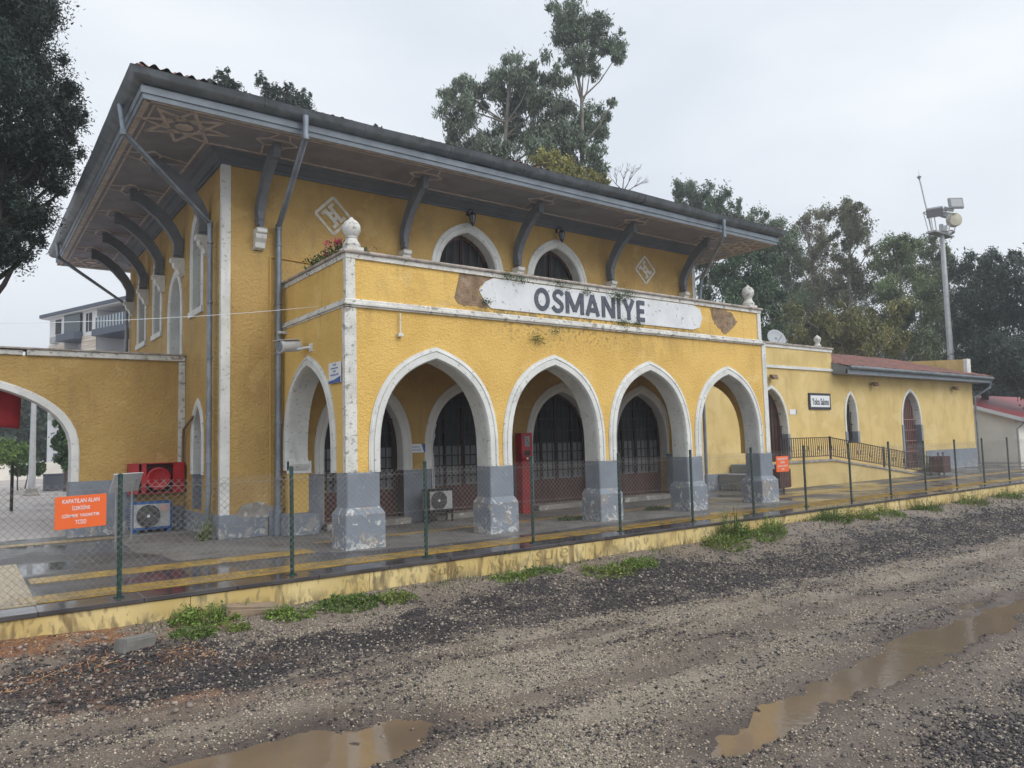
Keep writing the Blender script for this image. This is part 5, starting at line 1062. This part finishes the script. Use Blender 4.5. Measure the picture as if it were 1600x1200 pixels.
tree('eucalyptus_tree', 'tallest eucalyptus with a bare pale trunk and rounded top tufts', 'tree', (*atd(893, 300, 47)[:2], G0),
     px([(880, 25, 22), (905, 35, 26), (930, 35, 18), (890, 60, 20), (925, 60, 18), (872, 58, 14), (960, 68, 16), (965, 85, 12), (945, 72, 14), (912, 85, 16), (890, 92, 12), (922, 110, 14), (905, 110, 10), (930, 185, 20), (905, 200, 22), (935, 205, 16), (890, 215, 22), (925, 235, 18), (870, 235, 18), (905, 262, 20), (930, 268, 16), (958, 160, 7)], 47, .7, 6), 17000, .34, .10, (.105, .135, .095), .5, bark_m, .34, 'trees behind the station', 12)
tree('acacia_tree', 'yellow green bushy tree just showing above the roof edge', 'tree', (*atd(885, 300, 41)[:2], G0),
     px([(845, 250, 16), (865, 256, 18), (890, 266, 18), (910, 276, 16), (935, 284, 14), (875, 275, 20), (905, 290, 20)], 41, .7, 7), 9000, .22, .08, (.19, .18, .055), .3, bark_m, .2, 'trees behind the station', 13)
# bare tree
t = thing('bare_tree', (*atd(975, 330, 50)[:2], G0), 'leafless tree with thin grey twigs above the roof edge', 'tree', 'trees behind the station')
mb = MB(); bb = atd(975, 330, 50); r_ = np.random.default_rng(4)
mb.tube([(bb[0], bb[1], 0), tuple(atd(973, 296, 50))], [.2, .08], 8)
def twig(p, d, l, r0, dep):
    q = p+d*l; m_ = (p+q)/2+r_.normal(0, .06*l, 3); mb.tube([p, m_, q], [r0, r0*.8, r0*.55], 5)
    if dep:
        for k in range(3 if dep > 1 else 2): dd = d+r_.normal(0, .42, 3); dd[2] = abs(dd[2])*.9+.1; dd /= np.linalg.norm(dd); twig(q, dd, l*r_.uniform(.55, .85), r0*.55, dep-1)
for u, v in ((960, 285), (985, 280), (975, 275), (995, 290)): d_ = atd(u, v, 50)-atd(973, 300, 50); l_ = np.linalg.norm(d_); twig(atd(973, 300, 50), d_/l_, l_*.8, .045, 3)
keep(mb.build('trunk', bark_d, None), t)
RT = [('eucalyptus_tree', 'feathery eucalyptus crown just beyond the right end of the eaves', 60, [(1062, 300, 18), (1085, 305, 22), (1110, 312, 22), (1135, 330, 20), (1150, 345, 14), (1095, 335, 24), (1120, 355, 24), (1140, 370, 22), (1100, 365, 20)], (.065, .085, .06), 12000, 1105),
 ('eucalyptus_tree', 'dark leafy tree between the porch finial and the eave', 52, [(1115, 415, 26), (1150, 400, 26), (1130, 450, 30), (1165, 440, 30), (1185, 400, 26), (1160, 480, 30), (1190, 500, 28), (1200, 460, 26), (1120, 385, 18)], (.04, .062, .038), 15000, 1150),
 ('eucalyptus_tree', 'mid green eucalyptus behind the right porch finial', 66, [(1180, 350, 20), (1205, 350, 20), (1225, 375, 26), (1195, 385, 26), (1240, 410, 28), (1210, 430, 30), (1190, 470, 30), (1230, 470, 30), (1215, 520, 32)], (.07, .09, .055), 15000, 1212),
 ('eucalyptus_tree', 'slender eucalyptus with a sparse reddish top', 72, [(1255, 345, 16), (1275, 350, 18), (1265, 375, 18), (1290, 390, 20), (1262, 410, 24), (1290, 440, 26), (1262, 470, 28), (1290, 510, 30), (1255, 540, 28)], (.10, .09, .06), 12000, 1275),
 ('eucalyptus_tree', 'high rounded eucalyptus standing above its neighbours on the right', 64, [(1315, 335, 22), (1335, 338, 20), (1348, 362, 16), (1325, 372, 24), (1358, 392, 9), (1330, 410, 24), (1345, 440, 24), (1315, 455, 28), (1335, 500, 30), (1310, 540, 30)], (.085, .085, .055), 14000, 1328),
 ('eucalyptus_tree', 'olive green eucalyptus left of the floodlight mast', 62, [(1400, 385, 22), (1418, 392, 20), (1390, 415, 22), (1425, 430, 24), (1398, 460, 26), (1430, 480, 28), (1400, 515, 30), (1432, 545, 30)], (.08, .10, .05), 14000, 1410),
 ('eucalyptus_tree', 'open crowned eucalyptus directly behind the floodlight mast', 70, [(1450, 385, 18), (1470, 400, 18), (1455, 425, 22), (1480, 440, 20), (1465, 470, 26), (1490, 500, 26), (1465, 530, 28)], (.085, .10, .06), 11000, 1468),
 ('broadleaf_tree', 'dark blue green tree with three pointed tops at the right', 58, [(1510, 415, 18), (1530, 440, 24), (1548, 410, 16), (1560, 440, 24), (1520, 480, 32), (1560, 500, 36), (1530, 540, 36), (1580, 560, 34), (1510, 580, 30)], (.032, .045, .038), 17000, 1540),
 ('broadleaf_tree', 'dark dense tree cut by the right edge of the view', 56, [(1590, 408, 22), (1610, 430, 26), (1590, 470, 34), (1640, 440, 36), (1620, 510, 40), (1600, 570, 40), (1660, 520, 50), (1650, 600, 50), (1700, 460, 50)], (.03, .042, .036), 17000, 1620),
 ('broadleaf_tree', 'yellowish olive tree low behind the tiled wing roof', 55, [(1240, 500, 22), (1275, 520, 26), (1310, 500, 24), (1345, 510, 26), (1300, 545, 26), (1350, 545, 26), (1385, 530, 26), (1400, 490, 20), (1250, 540, 24)], (.11, .105, .045), 15000, 1320),
 ('broadleaf_tree', 'dusky tree filling the gap between the mast and the dark tree', 76, [(1380, 450, 26), (1440, 450, 24), (1480, 470, 30), (1490, 420, 20), (1500, 520, 34), (1450, 560, 34), (1380, 570, 34), (1420, 590, 34)], (.05, .062, .045), 12000, 1440),
 ('broadleaf_tree', 'dusky tree seen between the two slender eucalypts', 80, [(1235, 400, 20), (1245, 450, 30), (1300, 470, 30), (1355, 460, 28), (1230, 510, 36), (1290, 540, 36), (1350, 560, 36), (1180, 540, 36)], (.05, .065, .05), 13000, 1290)]
for i, (nm, lb, D, cl, c_, n_l, bu) in enumerate(RT):
    tree(nm, lb, 'tree', (*atd(bu, 650, D)[:2], G0), px(cl, D, .8, 30+i, 1.08), int(n_l*.9), .34, .11, tuple(q*(1.35 if i not in (7, 8) else 1.25) for q in (c_[0]*.98, c_[1]*1.02, c_[2]*.98)), .45, bark_m if i not in (7, 8) else bark_d, .3, 'row of trees behind the wing', 40+i, sub=12)
# cypress tips over the roof ridge
for i, (lb, cl, bu) in enumerate((('small cypress tip above the left of the roof', [(352, 122, 10), (345, 132, 11), (365, 136, 9), (328, 132, 6), (372, 146, 8), (350, 150, 16), (352, 175, 22)], 350),
    ('cluster of ragged cypress tips above the roof', [(408, 122, 8), (415, 138, 11), (432, 142, 9), (425, 155, 13), (450, 135, 7), (450, 152, 12), (472, 150, 11), (482, 160, 11), (460, 165, 12), (440, 180, 25), (475, 185, 20)], 445), ('tiny cypress tip on the roof line', [(588, 200, 5), (594, 206, 6), (590, 222, 10)], 590))):
    tree('cypress_tree', lb, 'tree', (*atd(bu, 400, 38)[:2], G0), px(cl, 38, .5, 60+i), 7000 if i < 2 else 1500, .16, .06, (.025, .042, .032), -.3, bark_d, .2, 'cypresses behind the station', 70+i, sub=16)
# beyond the square
tree('street_tree', 'leafy young tree beside the gateway jamb across the square', 'tree', (*atd(103, 745, 42)[:2], G0), px([(96, 690, 9), (104, 700, 9), (98, 662, 7), (106, 675, 9), (100, 716, 8), (90, 695, 5), (106, 725, 8), (92, 648, 5), (85, 690, 4)], 42, .8, 80), 3800, .2, .1, (.05, .085, .035), .3, bark_d, .08, None, 81)
for i, (lb, cl, c_) in enumerate((('bright green bush at the far left across the square', [(-10, 705, 14), (8, 703, 13), (-30, 705, 16)], (.11, .17, .05)), ('green bush left of the lamp pole across the square', [(28, 708, 11), (40, 712, 9), (20, 716, 9)], (.10, .16, .05)), ('low dark bush at the base of the lamp pole', [(40, 732, 6), (30, 735, 6), (62, 733, 6)], (.06, .09, .04)))):
    tree('bush', lb, 'bush', (*atd(cl[0][0], 745, 44+i*2)[:2], G0), px(cl, 44+i*2, .8, 90+i), 4200, .16, .09, c_, .1, bark_d, .04, 'bushes across the square', 90+i)
def wood(name, label, lst, D, n, col, seed):
    o = leaf_mesh(name, None, px(lst, D, 1.2, seed), n, .9, .5, col, .2, .5, seed, 20); return tag(o, label, 'wood', kind='stuff')
wood('distant_wood', 'dark wooded slope beyond the square at far left', [(u, v, r) for u in range(-330, 150, 30) for v, r in ((650, 28), (680, 26), (700, 20))]+[(20, 625, 22), (45, 640, 20)], 105, 26000, (.035, .055, .035), 5)
wood('far_trees', 'dark mass of foliage low behind the wing and bungalow', [(u, v, r) for u in range(1170, 1850, 34) for v, r in ((590, 32), (620, 30), (655, 26))], 95, 30000, (.030, .040, .033), 6)
mb = MB(); mb.box(60, 400, 60, 200, 0, .1); 
# weeds and plants
weed_m = leaf_m
def weed(name, label, x, y, r, h, n, col=(.11, .20, .035), group='weeds along the foot of the platform', z=None, broad=0.):
    g = np.random.default_rng(int(abs(x*1000)+n)); z = float(height(np.array([x]), np.array([y]))[0])-.01 if z is None else z
    a = g.uniform(0, 6.28, n); rr = r*np.sqrt(g.random(n)); bx_ = rr*np.cos(a); by_ = rr*np.sin(a)*.7; cl_ = g.normal(0, .5, (7, 2))*r; dc = np.min(np.hypot(bx_[:, None]-cl_[None, :, 0], by_[:, None]-cl_[None, :, 1]*.7), 1); hh_ = h*g.uniform(.2, 1.15, n)*np.clip(1.15-dc/(.42*r), .12, 1); le = g.uniform(.05, .5, n)*hh_; b = g.uniform(0, 6.28, n)
    tx, ty = bx_+le*np.cos(b)+bx_*.3, by_+le*np.sin(b)+by_*.3; w_ = g.uniform(.003, .007, n)*(1+broad*2); px2, py2 = -np.sin(b)*w_, np.cos(b)*w_
    zb = height(x+bx_, y+by_)-.01 if z > -1 and group and 'wall' not in (group or '') else np.full(n, z); zt_ = zb+hh_
    mxx, myy, mz = (bx_*.6+tx*.4), (by_*.6+ty*.4), zb+hh_*.62
    V = np.stack([np.stack([bx_-px2*.6, by_-py2*.6, zb-z], 1), np.stack([bx_+px2*.6, by_+py2*.6, zb-z], 1), np.stack([mxx+px2, myy+py2, mz-z], 1), np.stack([mxx-px2, myy-py2, mz-z], 1), np.stack([tx, ty, zt_-z], 1), np.stack([tx, ty, zt_-z+.001], 1)], 1)
    i = np.arange(n)[:, None]*6; F = np.concatenate([i+np.array([[0, 1, 2, 3]]), i+np.array([[3, 2, 5, 4]])])
    # small leaves
    m = int(n*5); k = g.integers(0, n, m); f = g.uniform(.3, 1, m); lx_ = bx_[k]+(tx[k]-bx_[k])*f; ly_ = by_[k]+(ty[k]-by_[k])*f; lz_ = zb[k]-z+hh_[k]*f; d = g.normal(size=(m, 3)); d /= np.linalg.norm(d, axis=1)[:, None]; s = np.cross(d, g.normal(size=(m, 3))); s /= np.linalg.norm(s, axis=1)[:, None]; sz = (.012+.02*g.random(m))[:, None]*(1+broad)
    p = np.stack([lx_, ly_, lz_], 1)+d*sz; V2_ = np.stack([p-d*sz, p+s*sz*.4, p+d*sz, p-s*sz*.4], 1).reshape(-1, 3); F2 = np.arange(4*m).reshape(-1, 4)+n*6
    c = np.concatenate([np.repeat(np.array(col)[None]*g.uniform(.5, 1.4, (n, 1)), 6, 0), np.repeat(np.array(col)[None]*g.uniform(.5, 1.5, (m, 1)), 4, 0)])
    o = npmesh(name, np.concatenate([V.reshape(-1, 3), V2_]), np.concatenate([F, F2]), weed_m, None, col=c); o.location = (x, y, z); return tag(o, label, 'plant', group)
W0 = [('bright grass tuft with a taller stem near the left end of the wall', -3.05, -2.36, .34, .20, 900), ('low clover patch in front of the left grass tuft', -3.3, -2.85, .22, .08, 500), ('small weed beside the brown slab', -2.78, -2.85, .12, .12, 240),
 ('leafy weed right of the brown slab', -2.0, -2.62, .26, .13, 600), ('mossy bright green patch below the wall', -1.15, -2.55, .36, .10, 1300), ('upright weed right of the mossy patch', -.45, -2.72, .22, .14, 480),
 ('short weeds under the first scrawled word', 1.75, -2.55, .30, .10, 500), ('weeds beyond the middle of the dark ballast', 2.4, -2.5, .3, .12, 520), ('wide green weed patch before the third fence bay', 3.55, -3.0, .42, .14, 900), ('weed patch next to the wide green one', 4.35, -2.95, .3, .16, 600),
 ('tallest leafy weed standing against the wall', 7.75, -2.42, .3, .62, 900), ('spreading weed left of the tallest one', 7.2, -2.7, .45, .26, 900), ('bushy weed right of the tallest one', 8.6, -2.6, .48, .36, 1100), ('leafy clump beyond the earth heap', 11.6, -2.45, .48, .36, 900),
 ('second leafy clump beyond the earth heap', 12.9, -2.5, .4, .34, 800), ('small clump below the seventh fence bay', 14.2, -2.55, .4, .26, 500), ('clump at the wall near the ramp end', 16.6, -2.4, .45, .34, 600), ('farther clump near the end of the wall', 19.4, -2.45, .5, .36, 600), ('last green clump along the wall', 22.3, -2.45, .5, .3, 500)]
for i, (lb, x, y, r, h, n_) in enumerate(W0): weed('weed', lb, x, y, r*1.15, h*1.15, int(n_*.45), ((.15, .22, .045), (.11, .165, .04), (.17, .21, .055))[i % 3])
n = 5200; X = np.concatenate([rng.uniform(-4.2, 26, n)]); Y = -2.18-np.abs(rng.normal(0, .42, n)); k = rng.random(n) < sst(.46, .66, vnoise(X, Y, .5, 77)); X, Y = X[k], Y[k]; n = len(X); Z = height(X, Y); a = rng.uniform(0, 6.28, n); hh_ = rng.uniform(.02, .085, n)*(1+.03*X.clip(0)); w_ = rng.uniform(.003, .007, n)*(1+.05*X.clip(0)); tx, ty = np.cos(a)*hh_*.6, np.sin(a)*hh_*.6; px2, py2 = -np.sin(a)*w_, np.cos(a)*w_
V = np.stack([np.stack([X-px2, Y-py2, Z-.004], 1), np.stack([X+px2, Y+py2, Z-.004], 1), np.stack([X+tx+px2*.4, Y+ty+py2*.4, Z+hh_], 1), np.stack([X+tx-px2*.4, Y+ty-py2*.4, Z+hh_], 1)], 1).reshape(-1, 3)
c = np.where(rng.random((n, 1)) < .3, np.array([[.20, .16, .08]]), np.array([[.09, .135, .035]]))*rng.uniform(.5, 1.4, (n, 1))
tag(npmesh('ground_cover', V, np.arange(4*n).reshape(-1, 4), leaf_m, col=np.repeat(c, 4, 0)), 'sparse seedlings and dry blades along the foot of the platform', 'ground cover', kind='stuff')
g = np.random.default_rng(3)
def ivy(name, label, x, y, z, r, n, col=(.07, .12, .035), group='tufts growing on the parapet wall'):
    P = g.normal(0, 1, (n, 3))*np.array([r, .035, r*.55])+np.array([0, -.03, 0]); P[:, 1] = -np.abs(P[:, 1]); d = g.normal(size=(n, 3)); d /= np.linalg.norm(d, axis=1)[:, None]; s = np.cross(d, g.normal(size=(n, 3))); s /= np.linalg.norm(s, axis=1)[:, None]; sz = g.uniform(.010, .022, n)[:, None]
    V = np.stack([P-d*sz, P+s*sz*.5, P+d*sz, P-s*sz*.5], 1).reshape(-1, 3); o = npmesh(name, V, np.arange(4*n).reshape(-1, 4), leaf_m, None, col=np.repeat(np.array(col)[None]*g.uniform(.4, 1.5, (n, 1)), 4, 0)); o.location = (x, y, z); return tag(o, label, 'plant', group)
for lb, x, z, r, n_ in (('green tuft on the coping above the left end of the name panel', 3.65, 5.42, .10, 160), ('larger green tuft on the coping right of the left one', 3.98, 5.38, .13, 240), ('tuft on the coping above the letter O', 5.2, 5.40, .16, 260), ('small tuft on the coping above the letter M', 5.95, 5.30, .09, 140), ('drooping tuft covering the top of the letter N', 6.95, 5.26, .15, 420), ('tuft on the coping right of the letter N', 7.3, 5.38, .13, 220), ('dark tuft below the panel under the letter Y', 7.12, 4.66, .12, 300), ('small tuft below the panel under the letter E', 7.60, 4.68, .07, 140), ('dark mossy growth on the yellow wall between two arches', 4.45, 4.10, .12, 260), ('pale moss speck below the band', 4.95, 4.30, .08, 110), ('thin moss strip at the left tip of the name panel', 3.12, 4.80, .07, 110)):
    ivy('wall_tuft', lb, x, -.03, z, r, n_)
# flowers on the terrace corner
def flowers(label, x, y, z, r, n, nf, fc):
    t = thing('potted_geranium', (x, y, z), label, 'flowers', 'flowers on the terrace corner'); P = g.normal(0, 1, (n, 3))*np.array([r*.5, r, r*.45]); d = g.normal(size=(n, 3)); d /= np.linalg.norm(d, axis=1)[:, None]; s = np.cross(d, g.normal(size=(n, 3))); s /= np.linalg.norm(s, axis=1)[:, None]; sz = g.uniform(.018, .035, n)[:, None]
    V = np.stack([P-d*sz, P+s*sz*.7, P+d*sz, P-s*sz*.7], 1).reshape(-1, 3); npmesh('leaves', V, np.arange(4*n).reshape(-1, 4), leaf_m, t, col=np.repeat(np.array((.05, .09, .03))[None]*g.uniform(.5, 1.6, (n, 1)), 4, 0))
    if nf:
        C_ = g.normal(0, 1, (max(nf//50, 1), 3))*np.array([r*.4, r*.5, r*.15])+np.array([0, -r*.3, r*.6]); P = C_[g.integers(0, len(C_), nf)]+g.normal(0, .035, (nf, 3)); d = g.normal(size=(nf, 3)); d /= np.linalg.norm(d, axis=1)[:, None]; s = np.cross(d, g.normal(size=(nf, 3))); s /= np.linalg.norm(s, axis=1)[:, None]
        V = np.stack([P-d*.018, P+s*.015, P+d*.018, P-s*.015], 1).reshape(-1, 3); npmesh('blooms', V, np.arange(4*nf).reshape(-1, 4), leaf_m, t, col=np.repeat(np.array(fc)[None]*g.uniform(.6, 1.3, (nf, 1)), 4, 0))
    mb = MB(); mb.lathe([(.09, -.28), (.13, -.12), (.14, -.12), (.14, -.09), (0, -.09)], (0, 0, 0), 14); mb.build('pot', rooftile, t)
flowers('pink geranium spilling over the coping left of the corner finial', .2, .62, 5.66, .20, 420, 260, (.62, .07, .16)); flowers('green leafy plant on the side coping, without blooms', .14, 1.75, 5.58, .20, 420, 0, None); flowers('second leafy plant on the side coping nearer the finial', .14, 1.15, 5.60, .18, 330, 60, (.5, .08, .15)); flowers('purple flowers right of the corner finial', .52, .42, 5.56, .13, 200, 90, (.25, .09, .38))
# cut weeds by the plinth
weed('weed', 'pale weed growing at the foot of the side drainpipe', -1.58, 3.55, .10, .45, 90, (.16, .2, .08), 'weeds on the platform by the wall', 0., .6)
for x, y, n_, lb in ((5.9, .75, 200, 'low weeds on the paving before the second pier'), (9.0, .9, 260, 'low weeds on the paving beside the third pier'), (9.3, 2.9, 300, 'weeds by the fourth porch door'), (30.9, 3.9, 500, 'green plant at the foot of the wing door')):
    weed('weed', lb, x, y, .28 if x < 20 else .5, .10 if y < 2 else .5, n_, (.06, .10, .03), 'weeds on the platform by the wall', 0.)
# ================================================================== damp air
hz = bpy.data.materials.new('haze'); hz.use_nodes = True; hn = hz.node_tree; hn.nodes.remove(hn.nodes['Principled BSDF']); hv = hn.nodes.new('ShaderNodeVolumePrincipled')
hv.inputs['Color'].default_value = (.86, .90, .95, 1); hv.inputs['Density'].default_value = .0016; hv.inputs['Anisotropy'].default_value = .2; hn.links.new(hv.outputs[0], hn.nodes['Material Output'].inputs['Volume'])
mb = MB(); mb.box(-260, 420, -60, 320, -1.8, 38); tag(mb.build('haze', hz, None), 'thin damp haze over the whole place', 'haze', kind='stuff')
